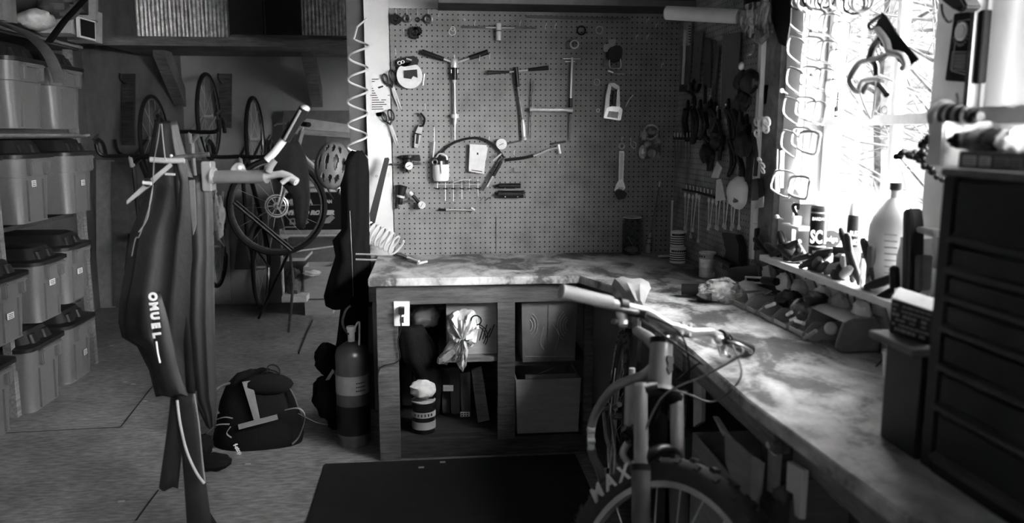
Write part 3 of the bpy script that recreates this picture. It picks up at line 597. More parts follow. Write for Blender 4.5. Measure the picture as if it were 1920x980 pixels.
def scissors(px, py, a_, s_, lab, Y, m='black'):
    t = thing('scissors', UY(px,py,Y), lab, 'scissors'); c = UY(px,py,Y); R = Matrix.Rotation(a_, 3, 'Y')
    for sg in (-1,1):
        V = lambda x, z: c + R @ Vector((x*sg, -.003*sg, z))*s_
        MB().prism([V(-.006,.012),V(.007,.012),V(.010,-.04),V(.006,-.105),V(.002,-.06)],(0,.002,0)).build('blade','steel',t)
        P = [V(.018+cos(k*pi/8)*.014*(1 if sg>0 else .8), .052+sin(k*pi/8)*.028*(1 if sg>0 else .8)) for k in range(16)]
        MB().tube(P,.0045*s_,8,True).build('handle',m,t); MB().tube([V(-.004,.004),V(.014,.026)],.005*s_).build('shank',m,t)
    MB().cyl(c+Vector((0,-.007,0)),c+Vector((0,.003,0)),.004).build('pivot','chrome',t)
# papers on the white end board
YP = PB-.017
def sheet(name, pts, Y, lab, lines=0, cat='paper', th=.0006):
    t = thing(name, UY(*pts[-1], Y), lab, cat); MB().prism(PY(pts, Y), (0,th,0)).build('page','paper',t)
    if lines:
        a_, b_, c_, d_ = [UY(*p, Y-.001) for p in pts]; k = MB(); rnd = random.Random(lines)
        for i in range(lines):
            v = .12+.76*i/lines; p = a_.lerp(d_, v); q = b_.lerp(c_, v); w = rnd.uniform(.6,.9); h = (d_-a_)*.018
            k.prism([p.lerp(q,.08), p.lerp(q,w), p.lerp(q,w)+h, p.lerp(q,.08)+h],(0,.0006,0))
        k.build('print','ink',t)
    return t
sheet('notice_sheet',[(694,138),(731,138),(731,217),(694,218)],YP,'printed notice sheet pinned on the white end board behind the card',14)
k = thing('small_card', UY(712,188,YP-.003),'small tilted card behind the upper scissors','card'); MB().prism(PY([(695,157),(716,145),(731,176),(712,189)],YP-.004),(0,.001,0)).build('page','white',k); MB().prism(PY([(708,163),(718,160),(719,163),(710,166)],YP-.006),(0,.001,0)).build('logo','ink',k)
MB().prism(PY([(694,178),(731,178),(731,179.2),(694,179.2)],YP-.002),(0,.0005,0)).build('rule','ink',bpy.data.objects['notice_sheet'])
sheet('paper_note',[(704,290),(716,305),(712,340),(693,328)],YP,'tilted pale note behind the long black strip on the white board',0); MBn = MB(); MBn.ring(UY(706,330,YP-.003),(0,1,0),.005,.0008); MBn.build('scribble','ink',bpy.data.objects['paper_note'])
sheet('paper_note',[(704,212),(719,209),(722,232),(708,236)],YP,'small pale note under the lower scissors on the white board',0)
scissors(737,166,-.32,1.05,'large dark-handled scissors hanging over the notices',YP-.02); scissors(733,236,-.3,.95,'black-handled scissors hanging below the notice sheet',YP-.02)
t = thing('utility_knife', UY(784,278,YT), 'long knife tool with dark looped handle and pale printed sheath', 'knife')
path('handle',[(788,212),(796,222),(793,235),(786,236)],.011,'black',t,flat=.5); MB().prism(PY([(786,232),(793,236),(788,262),(784,278),(776,275),(778,250)],YT-.004),(0,.01,0)).build('sheath','alu',t,bev=.002)
MB().prism(PY([(781,250),(786,251),(784,270),(779,269)],YT-.006),(0,.002,0)).build('print','ink',t); seg('clip',(778,250),(790,252),.003,'black',t,YT-.008)
t = thing('tee_handle_tool', UY(983,265,YT), 'T-handled press tool with dark grips and ribbed silver sleeve', 'tool')
seg('left_grip',(914,136),(955,135),.011,'black',t,r2=.006); seg('right_grip',(1028,127),(990,131),.012,'black',t,r2=.007); seg('crossbar',(954,135),(990,131),.004,'chrome',t)
seg('collar',(967,126),(971,163),.012,'blackm',t,r2=.009); seg('shaft',(970,163),(980,226),.0065,'steeld',t); MB().lathe(UY(983,262,YT),(-.08,0,1),[(.013,0),(.014,.008),(.010,.012),(.013,.02)]+[(.011+.0015*(i%2),.025+i*.007) for i in range(9)]+[(.009,.1),(.005,.102)]).build('sleeve','steel',t)
t = thing('frame_gauge', UY(1035,262,YT), 'sliding frame gauge of two upright rods joined by a ribbed crossbar', 'gauge')
seg('left_rod',(1000,151),(995,260),.004,'steeld',t); MB().lathe(UY(993,205,YT-.01),(1,0,-.01),[(.008,0)]+[(.0095 if i%3 else .012,.012+i*.014) for i in range(11)]+[(.008,.18),(.012,.19),(.012,.215)]).build('crossbar','steel',t)
seg('upper_rod',(1073,108),(1070,184),.0055,'chrome',t,r2=.0065); seg('lower_rod',(1070,184),(1070,214),.009,'blackm',t); seg('tail_rod',(1071,214),(1069,262),.004,'steeld',t); seg('tee_bar',(1056,110),(1089,110),.0022,'chrome',t); seg('short_tee',(1060,115),(1078,115),.0018,'steel',t)
toolring('steel_ring',1068,84,.019,.003,'steeld','left of two overlapping rings above the T-rod'); toolring('steel_ring',1077,83,.019,.004,'steel','right of two overlapping rings above the T-rod',d=-.012)
toolring('coil_ring',1090,57,.020,.004,'blackm','dark ring coil near the top right of the pegboard'); toolring('steel_ring',1124,56,.018,.0045,'alu','bright ring right of the dark coil ring')
toolring('steel_ring',1119,154,.0145,.0018,'steel','thin ring left of the staple gun top'); toolring('hex_nut',1121,207,.008,.003,'steel','small bright nut left of the staple gun')
t = thing('clamp_tool', UY(1150,138,YT), 'dark clamp tool with a pale jaw and steel loop above the staple gun', 'clamp')
MB().prism(PY([(1132,83),(1142,82),(1140,74),(1155,73),(1154,82),(1147,90),(1142,97),(1132,97)],YT-.01),(0,.02,0)).build('jaw','light',t,bev=.003); MB().prism(PY([(1142,90),(1160,83),(1168,90),(1166,112),(1150,118),(1138,108)],YT-.025),(0,.04,0)).build('body','black',t,bev=.006)
path('loop',[(1163,108),(1164,126),(1154,128),(1144,126),(1143,112)],.003,'steel',t,YT-.02); MB().prism(PY([(1132,110),(1140,112),(1138,125),(1132,124)],YT-.01),(0,.015,0)).build('lower_jaw','grey',t); seg('screw_bar',(1150,138),(1172,139),.0016,'steel',t); seg('knob',(1140,132),(1150,136),.008,'steel',t)
t = thing('staple_gun', UY(1150,225,YT), 'chrome staple gun hanging on the pegboard', 'staple gun'); Yg = YT-.012
mb = MB()
mb.prism(PY([(1141,156),(1147,160),(1143,185),(1143,200),(1132,221),(1136,180)],Yg),(0,.022,0)); mb.prism(PY([(1141,156),(1152,155),(1162,162),(1157,168),(1147,162)],Yg),(0,.022,0)); mb.prism(PY([(1162,162),(1163,200),(1155,200),(1158,168)],Yg),(0,.022,0)); mb.build('frame','alu',t,bev=.002)
MB().prism(PY([(1138,202),(1148,199),(1163,200),(1168,205),(1164,226),(1132,221)],Yg-.004),(0,.03,0)).build('body','steel',t,bev=.003); MB().prism(PY([(1142,208),(1160,210),(1158,222),(1138,219)],Yg-.0055),(0,.003,0)).build('side_plate','steeld',t)
seg('lever_slot',(1150,170),(1147,196),.004,'black',t); 
t = one(MB().tube(PY([(1173,200),(1180,186),(1187,178)],YT),.003),'hex_key','steel','short steel rod hanging at an angle right of the staple gun','hex key')
t = thing('adjustable_wrench', UY(1162,372,YT), 'large adjustable wrench hanging jaws down from its handle hole', 'wrench')
MB().prism(PY([(1161,283),(1171,283),(1169,340),(1160,340)],YT-.005),(0,.01,0)).build('handle','steel',t,bev=.002); MB().prism(PY([(1163,287),(1169,287),(1167,336),(1162,336)],YT-.0065),(0,.002,0)).build('panel','alu',t)
MB().ring(UY(1166,274,YT),(0,1,0),.0125,.0045,20).build('eye','chrome',t); mb = MB(); mb.prism(PY([(1160,338),(1169,338),(1173,352),(1168,358),(1164,351),(1158,354),(1152,358),(1155,347)],YT-.008),(0,.016,0)); mb.build('fixed_jaw','steel',t,bev=.002)
MB().prism(PY([(1153,360),(1158,356),(1170,357),(1176,363),(1172,372),(1160,374)],YT-.006),(0,.012,0)).build('moving_jaw','blackm',t,bev=.002); seg('worm',(1160,352),(1168,353),.005,'chrome',t,YT-.008)
t = one(MB().tube(smoothpath(PY([(1183,258),(1183,272),(1190,278),(1193,270),(1188,265)],YT)),.0016,5),'wire_loop','steel','small wire loop beside the adjustable wrench','loop')
# bagged parts
t = thing('parts_bag', UY(1219,300,YT), 'clear bag with a round metal part hanging below the staple gun to the right', 'bag')
MB().prism(PY([(1205,236),(1232,236),(1240,262),(1239,298),(1198,297),(1200,262)],YT-.02),(0,.04,0)).build('bag','bag',t,bev=.008); MB().ring(UY(1220,248,YT),(0,1,.2),.036,.006).build('metal_ring','steel',t); MB().cyl(UY(1222,287,YT-.018),UY(1222,287,YT-.002),.021,n=20).build('disc','light',t); MB().ring(UY(1220,246,YT-.01),(0,1,.2),.02,.005).build('inner_ring','steeld',t)
one(crumple(UY(1205,285,YT-.01),(.018,.01,.03),21),'foil_scrap','chrome','shiny crumpled scrap at the left edge of the clear parts bag','foil')
# hose, gauge, inflator
t = thing('tyre_inflator', UY(827,340,YT), 'tyre inflator with white cup, black arched hose and dial gauge', 'inflator')
path('hose',[(822,292),(838,276),(855,266),(880,259),(900,259),(920,267),(935,282),(945,296)],.0055,'rubber',t); MB().lathe(UY(827,340,YT),(0,0,1),[(.018,0),(.036,.004),(.041,.02),(.041,.075),(.039,.085)],24).build('cup','white',t)
MB().lathe(UY(826,308,YT),(0,0,1),[(.040,0),(.041,.02),(.03,.035),(.014,.042)],24).build('cup_lid','black',t); seg('trigger',(827,302),(828,325),.006,'steel',t,YT-.042); MB().ring(UY(815,304,YT-.04),(0,1,0),.012,.004).build('knob','steeld',t); path('bail',[(818,296),(824,288),(836,292),(838,300)],.004,'steel',t,YT-.02)
c = UY(940,270,YT); MB().cyl(c+Vector((0,.012,0)),c+Vector((0,-.012,0)),.0265,n=28).build('gauge_case','steel',t); g = MB().cyl(c+Vector((0,-.012,0)),c+Vector((0,-.0135,0)),.0225,n=28).build('gauge_dial','paper',t); MB().tube([c+Vector((-.012,-.015,-.006)),c+Vector((.01,-.015,.004))],.0012,4).build('needle','ink',g)
seg('brass_neck',(946,271),(977,264),.004,'steeld',t); path('nozzle_hose',[(945,296),(935,310),(922,330),(912,348),(905,358)],.006,'steeld',t,YT-.01); seg('nozzle_grip',(940,302),(925,330),.009,'black',t,YT-.012); seg('nozzle_tip',(924,330),(913,350),.005,'steel',t,YT-.012); seg('cross_lever',(924,301),(940,288),.004,'steel',t,YT-.02)
sheet('paper_note',[(881,270),(913,272),(908,326),(879,321)],YT-.004,'large pale note hanging under the arched hose',0); 
nn = bpy.data.objects['paper_note.002'] if 'paper_note.002' in bpy.data.objects else t; MB().prism(PY([(884,318),(904,321),(904,322.5),(884,319.5)],YT-.006),(0,.001,0)).build('print','ink',nn); MB().prism(PY([(894,286),(897,286),(897,290),(894,290)],YT-.006),(0,.001,0)).build('print','ink',nn)
sheet('paper_note',[(896,273),(915,276),(911,300),(896,298)],YT+.004,'second smaller note behind the large note under the hose',0)
t = thing('bent_hammer', UY(965,300,YT), 'hammer-like tool with black grip, bent bright neck and small head', 'tool')
path('grip',[(946,300),(962,298),(980,296),(1000,292)],.0075,'black',t); path('neck',[(1000,292),(1015,287),(1030,280),(1048,277)],.005,'chrome',t,YT-.008); seg('head',(1047,271),(1050,288),.0085,'chrome',t,YT-.01); MB().prism(PY([(1031,269),(1061,263),(1062,267),(1033,272)],YT),(0,.02,0)).build('striker','black',t,bev=.002)
seg('cross_pin',(955,322),(973,323),.0016,'steeld',t)
t = thing('pen_tool', UY(813,295,YT), 'slim pale pen-shaped tool left of the white inflator cup', 'tool'); seg('body',(814,266),(812,295),.005,'alu',t); seg('tip',(814,266),(814,238),.0015,'steel',t)
def regulator(px, py, s_, lab, dial=(0,0), extra=None):
    t = thing('air_regulator', UY(px,py+25,YT), lab, 'regulator'); c = UY(px,py,YT)
    MB().lathe(UY(px-2,py-18,YT-.01),(0,0,-1),[(.012,0),(.03,.002),(.032,.014),(.018,.02),(.018,.055),(.012,.06),(.012,.085)],20).build('body','black',t)
    seg('pipe',(px-32,py),(px+22,py-2),.006,'steeld',t,YT+.01); MB().prism(PY([(px-15,py-16),(px+20,py-18),(px+22,py-6),(px-12,py-8)],YT-.0),(0,.025,0)).build('bracket','black',t,bev=.003)
    d = UY(px+dial[0],py+dial[1],YT-.05); MB().cyl(d,d+Vector((0,.03,0)),.019,n=22).build('gauge','steel',t); q = MB().cyl(d-Vector((0,.001,0)),d,.016,n=22).build('dial','paper',t); MB().tube([d+Vector((-.008,-.003,-.004)),d+Vector((.007,-.003,.005))],.001,4).build('needle','ink',q); return t
regulator(767,308,1,'black air regulator with a white dial, upper one near the white board',(0,3))
t = thing('air_regulator', UY(765,392,YT), 'air regulator with black bowl and white dial on an angled pipe, lower one', 'regulator')
seg('bowl',(755,348),(751,366),.024,'black',t,r2=.019); seg('bowl_ring',(752,366),(751,370),.02,'steel',t); seg('lower_bowl',(751,370),(750,383),.013,'blackm',t); seg('drain',(748,380),(748,390),.009,'steeld',t); seg('pipe',(770,362),(786,380),.009,'black',t,YT-.02); seg('pipe_end',(768,360),(773,366),.011,'chrome',t,YT-.02); path('pipe_link',[(755,380),(768,376),(775,378)],.006,'steeld',t)
d = UY(791,384,YT-.04); MB().cyl(d,d+Vector((0,.03,0)),.019,n=22).build('gauge','steel',t); q = MB().cyl(d-Vector((0,.001,0)),d,.016,n=22).build('dial','paper',t); MB().tube([d+Vector((-.006,-.003,-.01)),d+Vector((.004,-.003,.009))],.001,4).build('needle','ink',q)
# hex key row
t = thing('key_rack', UY(856,348,YT), 'wire rack holding a row of small keys and taps', 'rack'); MB().tube(PY([(814,338),(814,345),(900,346),(900,339)],YT),.0018,5).build('wire','steel',t); seg('lower_wire',(816,352),(898,353),.0014,'steeld',t)
kl = ['leftmost','second','third','fourth','fifth','rightmost']
for i, x in enumerate((820,835,850,866,880,896)):
    t = thing('small_key', UY(x,374,YT-.012), kl[i]+' small T-key hanging in the wire rack', 'key', 'small keys in the wire rack'); L = (12,35,36,32,16,28)[i]
    seg('shaft',(x,336),(x,341+L),.0022,'steel',t,YT-.012,n=8); seg('cross_handle',(x-5,341),(x+5,341),.003,'steeld',t,YT-.012,n=8); seg('foot',(x-4,353),(x+4,354),.0035,'blackm',t,YT-.012,n=8)
one(MB().tube(PY([(850,342),(866,337),(884,336)],YT-.02),.003),'thin_rod','steel','thin bright rod lying across the top of the key rack','rod')
t = thing('chuck_rod', UY(855,396,YT), 'short steel rod tool with chuck below the key rack', 'tool'); seg('rod',(838,393),(885,394),.0035,'steel',t); seg('chuck',(836,393),(843,393),.006,'chrome',t); seg('tip',(822,392),(836,393),.004,'blackm',t,r2=.006); seg('knob',(883,390),(890,394),.007,'chrome',t)
MBx = MB().tube(PY([(900,376),(908,368),(909,377),(917,370),(920,374)],YT+.01),.0015,4); one(MBx,'bent_wire','dark','bent dark wire scrap below the nozzle','wire')
for (x0,x1,y,L) in ((935,976,348,'upper black cylinder with steel dots below the hammer'),(934,981,364,'lower and thicker black cylinder below the hammer')):
    t = thing('black_cylinder', UY((x0+x1)/2,y+8,YT), L, 'tool'); seg('body',(x0,y),(x1,y),.012 if y<350 else .019,'black',t)
    seg('end',(x0-6,y),(x0,y),.004,'blackm',t,r2=.01)
    for k_ in (.28,.78): seg('rivet',(x0+(x1-x0)*k_,y+4),(x0+(x1-x0)*k_+.2,y+5.6),.0032,'white',t,YT-(.013 if y<350 else .020))
    if y>350:
        for k_ in range(5): seg('fin',(x1-2+k_*1.5,y-7+k_*2.6),(x1+3,y-6+k_*2.6),.003,'black',t)
one(MB().tube(PY([(930,406),(930,470)],PB-.023),.0012,4),'thin_strip','dark','thin dark vertical line strip low on the pegboard','strip')
# long black strip against the white board
one(MB().prism([UY(721,296,3.97),UY(728,295,3.97),UY(730,299,3.97),UY(703,418,3.93),UY(694,424,3.93),UY(693,400,3.93)],(0,.006,0)),'metal_strip','black','long black perforated strip leaning on the white end board','strip')
# =================== on the worktop, back corner ===================
def pathX(name, pts, r, m, t, X=1.22, n=8, flat=1, k=3): return MB().tube(smoothpath(PX(pts, X), k), r, n, flat=flat).build(name, m, t)
def segX(name, a_, b_, r, m, t, X=1.22, r2=None, n=12): return MB().cyl(UX(*a_, X), UX(*b_, X), r, r2, n).build(name, m, t)
p = UZ(1184,476,WT); t = thing('glass_jar', p, 'tall glass jar with metal rim standing at the foot of the pegboard', 'jar')
MB().lathe(p,(0,0,1),[(.045,0),(.05,.01),(.05,.15),(.044,.17),(.044,.19),(.041,.19),(.041,.168),(.046,.148),(.046,.012),(.0,.006)],28).build('glass','glass',t)
MB().ring(p+Vector((0,0,.188)),(0,0,1),.045,.003).build('rim','steel',t)
for a_, b_, L in (((-.02,0,.09),(.015,.01,.03),'pale strip leaning inside the glass jar'),): one(MB().tube([p+Vector(a_),p+Vector(b_)],.002),'small_stick','light',L,'stick')
one(crumple(p+Vector((.0,0,.024)),(.03,.03,.014),31),'metal_scraps','light','pale scraps lying in the bottom of the glass jar','scraps')
t = thing('long_scraper', UY(1214,474,3.97), 'long thin rod tool with mottled pale handle leaning in the corner', 'tool'); MB().cyl(UY(1214,474,3.95),UY(1219,436,3.96),.013,.011).build('handle','light',t); MB().cyl(UY(1219,436,3.96),UY(1236,350,4.0),.0035).build('rod','steeld',t); MB().cyl(UY(1236,350,4.0),UY(1238,340,4.0),.005).build('tip','steel',t)
for z in (445,455,465): MB().cyl(UY(1217-(z-450)*.12,z,3.955),UY(1217-(z-450)*.12,z+2,3.955),.0138).build('grip_band','mid',t)
p = UZ(1258,486,WT); t = thing('pale_tube', p, 'slim pale metal tube standing upright in the corner', 'tube'); MB().cyl(p,UY(1261,372,p.y),.0065).build('tube','alu',t); MB().ring(UY(1261,374,p.y),(0,0,1),.0065,.002).build('rim','dark',t)
def striped(px, py, r, h, lab, z0=WT, p=None):
    p = UZ(px,py,z0) if p is None else p; t = thing('striped_cup', p, lab, 'cup', None); MB().lathe(p,(0,0,1),[(r*.94,0),(r,.004),(r,h),(r*.9,h),(r*.9,.006),(0,.004)],26).build('cup','paper',t)
    for i in range(4): MB().lathe(p+Vector((0,0,.012+i*h*.14)),(0,0,1),[(r+.0004,0),(r+.001,h*.06),(r-.001,h*.06),(r-.001,0)],26).build('stripe','ink',t)
    k = MB()
    for i in range(9): a_ = radians(-150+i*15); k.box(p+Vector((cos(a_)*(r+.0005),sin(a_)*(r+.0005),h*.78)),(.002,.007,h*.13),Euler((0,0,a_+.1*(i%2))))
    k.build('lettering','ink',t); return p
p = striped(1270,492,.037,.075,'lower striped paper cup in the back corner of the bench'); striped(0,0,.032,.075,'upper striped cup stacked on the lower one in the corner',p=p+Vector((-.0,.01,.076)))
one(MB().bb(*(lambda a_,b_: (a_.x,b_.x,a_.y-.01,a_.y+.01,WT,WT+.008))(UZ(1234,481,WT),UZ(1256,481,WT))),'white_strip','white','small white strip lying left of the striped cups','strip')
t, x, h, z0 = paint_can(1325,472,518,.034,UZ(1325,518,WT).y,'shiny tin can with a label band, standing in front of the side pegboard',WT,'tin_can')
yy = t.location.y; MB().lathe((x,yy,WT),(0,0,1),[(.0348,h*.74),(.0348,h*.94),(.034,h*.94),(.034,h*.74)],24).build('label_band','light',t)
for i in range(7): a_ = radians(-170+i*20); MB().box((x+cos(a_)*.0352,yy+sin(a_)*.0352,WT+h*.84),(.002,.005,.008),Euler((0,0,a_))).build('lettering','ink',t) if i < 3 else None
for i in range(3): MB().ring((x,yy,WT+h*(.2+.18*i)),(0,0,1),.0342,.0012).build('bead','steel',t)
one(MB().prism([UZ(1372,533,WT),UZ(1430,540,WT),UX(1416,497,1.17),UX(1370,502,1.1)],(0,.004,0)),'folded_card','cardd','dark folded card standing beside the tin can','card')
one(MB().prism(PX([(1352,436),(1380,440),(1386,460),(1386,500),(1352,505),(1360,470)],1.2),(.03,0,0)),'black_tool_case','black','black angular tool standing on the bench under the dust mask','tool',bev=.004)
one(MB().tube(smoothpath([UX(1330,478,1.2),UX(1350,485,1.19),UX(1372,500,1.18)]),.011),'black_handle','black','black bar lying behind the tin can','bar')  # loose black handle, drawn as a plain bar
# black pump with plastic bag in front
t = thing('black_flashlight', UZ(1300,560,WT), 'black knobby flashlight lying on the worktop beside the plastic bag', 'flashlight'); z=WT+.03
MB().cyl(UZ(1278,542,z),UZ(1318,544,z),.022,.024).build('body','black',t); MB().cyl(UZ(1318,544,z),UZ(1330,546,z),.03).build('head','black',t); MB().cyl(UZ(1308,556,z-.012),UZ(1334,558,z-.012),.017).build('switch_housing','black',t)
one(crumple(UZ(1352,544,WT+.045),(.07,.05,.04),41,n=34,amp=.45),'plastic_bag','bag','crumpled clear plastic bag on the worktop right of the flashlight','bag')
one(crumple(UZ(1350,553,WT+.02),(.05,.04,.018),42,amp=.6),'crumpled_paper','white','white paper scrap inside the front of the clear bag','paper')
# =================== side pegboard tools ===================
t = thing('white_roll', UY(1320,40,3.4), 'white paper roll jutting out high beside the side pegboard', 'roll')
a_, b_ = UY(1252,24,3.35), UX(1385,31,1.2); MB().cyl(a_, b_, .028, n=22).build('roll','ltran',t); MB().cyl(a_-(b_-a_).normalized()*.004, a_, .0285, n=22).build('end_rim','light',t); MB().cyl(a_-(b_-a_).normalized()*.005, a_-(b_-a_).normalized()*.003,.021,n=22).build('end_hollow','mid',t)
t = thing('steel_rule', UX(1287,172,1.225), 'pale rule with a long tube mark hanging below the white roll', 'ruler'); MB().prism(PX([(1281,42),(1297,42),(1291,160),(1274,160)],1.225),(.006,0,0)).build('rule','mid',t); segX('tube',(1285,56),(1280,158),.007,'ltran',t,1.215); MB().prism(PX([(1282,42),(1296,42),(1293,85),(1279,86)],1.221),(.003,0,0)).build('label','light',t)
k = MB()
for i in range(7): k.prism(PX([(1291,48+i*5),(1295,48+i*5),(1295,50+i*5),(1291,50+i*5)],1.2205),(.001,0,0))
k.build('print','ink',t); MB().prism(PX([(1274,160),(1294,160),(1293,173),(1273,172)],1.22),(.02,0,0)).build('foot','black',t)
def blade(pts, m, lab, name='hand_saw', X=1.225, hp=None, th=.004):
    t = thing(name, UX(*pts[-1], X), lab, 'saw' if 'saw' in name else 'tool'); MB().prism(PX(pts, X),(th,0,0)).build('blade', m, t)
    if hp: MB().tube(smoothpath(PX(hp, X)),.01,8,flat=.7).build('handle','black',t)
    return t
blade([(1303,60),(1318,58),(1310,155),(1299,150)],'steeld','dull saw blade hanging right of the pale rule',hp=[(1303,150),(1297,165),(1306,172),(1312,158)])
blade([(1320,70),(1333,75),(1332,165),(1318,160)],'dark','second dark blade tool right of the dull saw','hand_tool',hp=[(1322,160),(1322,195)])
blade([(1340,75),(1348,92),(1338,190),(1333,190)],'steeld','narrow curved saw hanging in the middle of the side pegboard',hp=[(1333,188),(1328,205),(1340,212),(1341,192)])
blade([(1355,64),(1388,60),(1381,214),(1352,205)],'mid','broad pale board hanging on the side pegboard under the roll','wide_blade')
lst = [((1290,172),(1300,178),(1303,196),(1296,205)),((1297,200),(1300,230),(1298,270)),((1287,205),(1284,230),(1290,262)),((1310,205),(1316,230),(1312,262)),((1322,212),(1326,240)),((1330,205),(1338,222),(1334,250)),((1345,225),(1352,250),(1349,300)),
 ((1362,205),(1368,225),(1372,262)),((1376,208),(1384,230),(1392,240)),((1386,230),(1382,262),(1378,290)),((1396,235),(1398,262),(1392,290)),((1402,255),(1407,290),(1404,340)),((1412,250),(1418,290),(1416,330)),((1318,255),(1330,275),(1330,320)),((1336,265),(1345,262),(1352,280)),((1366,262),(1372,300),(1366,330)),((1384,290),(1392,320),(1388,345))]
wd = ['short','long','slim','bent','stubby','forked','straight','curved','hooked','narrow','drooping','tall','thick','coiled','small','dangling','blunt']
for i, q in enumerate(lst):
    r = .008+.004*(i%3); X = 1.19+.012*(i%3); lo = q[-1]
    t = thing('hanging_plier' if i%2 else 'hanging_tool', UX(*lo,X), '%s dark tool hanging %s on the side pegboard' % (wd[i], ('just under the pale rule','in the middle left','in the middle','toward the window')[min(3,i//5)] + (' lower down' if lo[1] > 270 else '')), 'tool')
    pathX('handle', q, r, 'black', t, X); a_ = UX(*q[0],X)
    MB().prism([a_+Vector((0,-.018,.0)),a_+Vector((0,.02,-.005)),a_+Vector((0,.012,.035)),a_+Vector((0,-.006,.045))],(.012,0,0)).build('head','blackm' if i%4 else 'steeld',t,bev=.002)
    if i%2: pathX('second_handle',[(q[0][0]+3,q[0][1]),(q[1][0]+7,q[1][1]),(q[-1][0]+3,q[-1][1]-3)],r*.8,'black',t,X)
for px,py,s_,L in ((1392,152,.035,'round black tape reel hanging under the plastic bag'),(1405,152,.04,'black cap shaped lump beside the tape reel'),(1392,190,.035,'black clamp lump below the tape reel'),(1345,262,.04,'big black pouch in the middle of the side pegboard'),(1395,270,.045,'dark bundle hanging above the dust mask'),(1326,288,.04,'dark pouch left of the tiny white tags')):
    one(crumple(UX(px,py,1.19),(.025,s_*1.3,s_),int(px)),'dark_bundle','black',L,'bundle')
for (x0,y0,x1,y1,L) in ((1332,180,1330,192,'tiny bright bolt under the narrow curved saw'),(1345,200,1343,214,'bright pin under the curved saw'),(1361,196,1361,210,'upper bright pin beside the broad board'),(1345,262,1352,276,'bright slanted pin over the black pouch'),(1367,272,1366,282,'short bright pin right of the black pouch'),(1298,195,1300,240,'bright thin rod on the left of the side pegboard')):
    t = one(MB().cyl(UX(x0,y0,1.2),UX(x1,y1,1.235),.004),'steel_pin','steel',L,'pin')
one(MB().sph(UX(1390,124,1.17),(.012,.015,.016)),'steel_ball','chrome','bright steel knob above the black cap','knob')
one(MB().prism(PX([(1427,160),(1441,159),(1437,195),(1418,197)],1.225),(.002,0,0)),'white_tag','light','pale blank tag near the window end of the side pegboard','tag')
t = thing('chrome_coupling', UX(1428,248,1.19), 'shiny metal coupling with holes hanging under the pale tag', 'coupling'); 
for px,py,r in ((1420,228,.014),(1430,232,.02),(1438,228,.015),(1436,241,.014),(1419,250,.012)): MB().ring(UX(px,py,1.19),(1,.3,.2),r,r*.35,16).build('ring','chrome',t)
t = thing('white_pull_chain', UX(1428,325,1.19), 'small white wire loops hanging right of the dust mask', 'chain')
for px,py in ((1424,300),(1430,310),(1430,320)): MB().ring(UX(px,py,1.19),(1,.2,.5),.010,.003,14).build('loop','white',t)
# screwdriver bit row
for i in range(6):
    x = 1265+i*5.8; L = ('leftmost','second','third','fourth','fifth','rightmost')[i]
    t = thing('nut_driver', UX(x,298,1.21), L+' slim driver in the short row high on the dark corner', 'driver', 'slim drivers in the corner rack'); segX('shaft',(x,262),(x,298),.003,'steeld',t); segX('tip',(x,249),(x,257),.0025,'steel',t,1.205)
one(MB().prism(PX([(1262,257),(1300,257),(1300,262),(1262,262)],1.2),(.03,0,0)),'driver_rack','black','black rack bar holding the short row of slim drivers','rack')
# wrench rows
def wrench(px, y0, x1, y1, lab, grp, r=.0045, X=1.215):
    t = thing('combination_wrench', UX(x1,y1,X), lab, 'wrench', grp); a_, b_ = UX(px,y0,X), UX(x1,y1,X); MB().tube([a_,b_], r, 8, flat=.55).build('shank','steel',t)
    MB().ring(a_,(1,0,0),r*2,r*.9,14).build('ring_end','steel',t); d = (b_-a_).normalized(); s_ = Vector((0,1,0)); e = MB()
    for q in (-1,1): e.tube([b_-d*.004, b_+s_*q*r*2.2+d*.006, b_+s_*q*r*1.9+d*.016], r*.9, 6)
    e.build('jaw','steel',t)
for i, (a_, b_, c_, d_) in enumerate(((1285,365,1284,425),(1292,367,1286,430),(1299,369,1295,440),(1306,367,1299,428),(1311,370,1309,448))):
    wrench(a_,b_,c_,d_,'%s long wrench in the left group on the side pegboard' % ('leftmost','second','middle','fourth','rightmost')[i],'long wrenches, left group')
for i in range(9):
    x = 1329+i*7.2; y = 375+(i%3)*3; wrench(x,y-i*.8,x-(5 if i%2 else 1),y+42+(8 if i%3==0 else 0),'%s wrench in the right group under the tags and mask' % ('first','second','third','fourth','fifth','sixth','seventh','eighth','last')[i],'wrenches, right group',.004)
t = thing('wrench_rack', UX(1310,365,1.21), 'long slanted rack rail with bright pegs holding the wrenches', 'rack'); MB().tube(PX([(1280,355),(1310,360),(1340,370)],1.22),.006,6).build('rail','blackm',t)
for i in range(8): x = 1287+i*6.7; segX('peg',(x,346+i*1.4),(x,354+i*1.4),.0022,'chrome',t,1.2)
for pts,m,L in (([(1344,302),(1353,315),(1346,334),(1333,333)],'paper','upper white tag above the wrenches left of the dust mask'),([(1343,337),(1350,335),(1360,374),(1341,377)],'paper','lower white tag left of the dust mask'),([(1423,372),(1431,368),(1430,388),(1415,391)],'light','small pale tag at lower right of the dust mask')): one(MB().prism(PX(pts,1.19),(.004,0,0)),'white_tag',m,L,'tag')
t = thing('dust_mask', UX(1388,386,1.17), 'white dust mask hanging on the side pegboard', 'mask'); c = UX(1388,361,1.20); O = Matrix.Identity(3)
MB().loft([[c+Vector((-d, cos(a_/24*2*pi)*.068*s_*(1+.05*sin(a_/24*2*pi*5+1)), sin(a_/24*2*pi)*.064*s_*(1+.05*cos(a_/24*2*pi*4)))) for a_ in range(24)] for s_, d in ((.97,-.005),(1,0),(.93,.018),(.7,.038),(.35,.048),(.05,.05))]).build('shell','white',t)
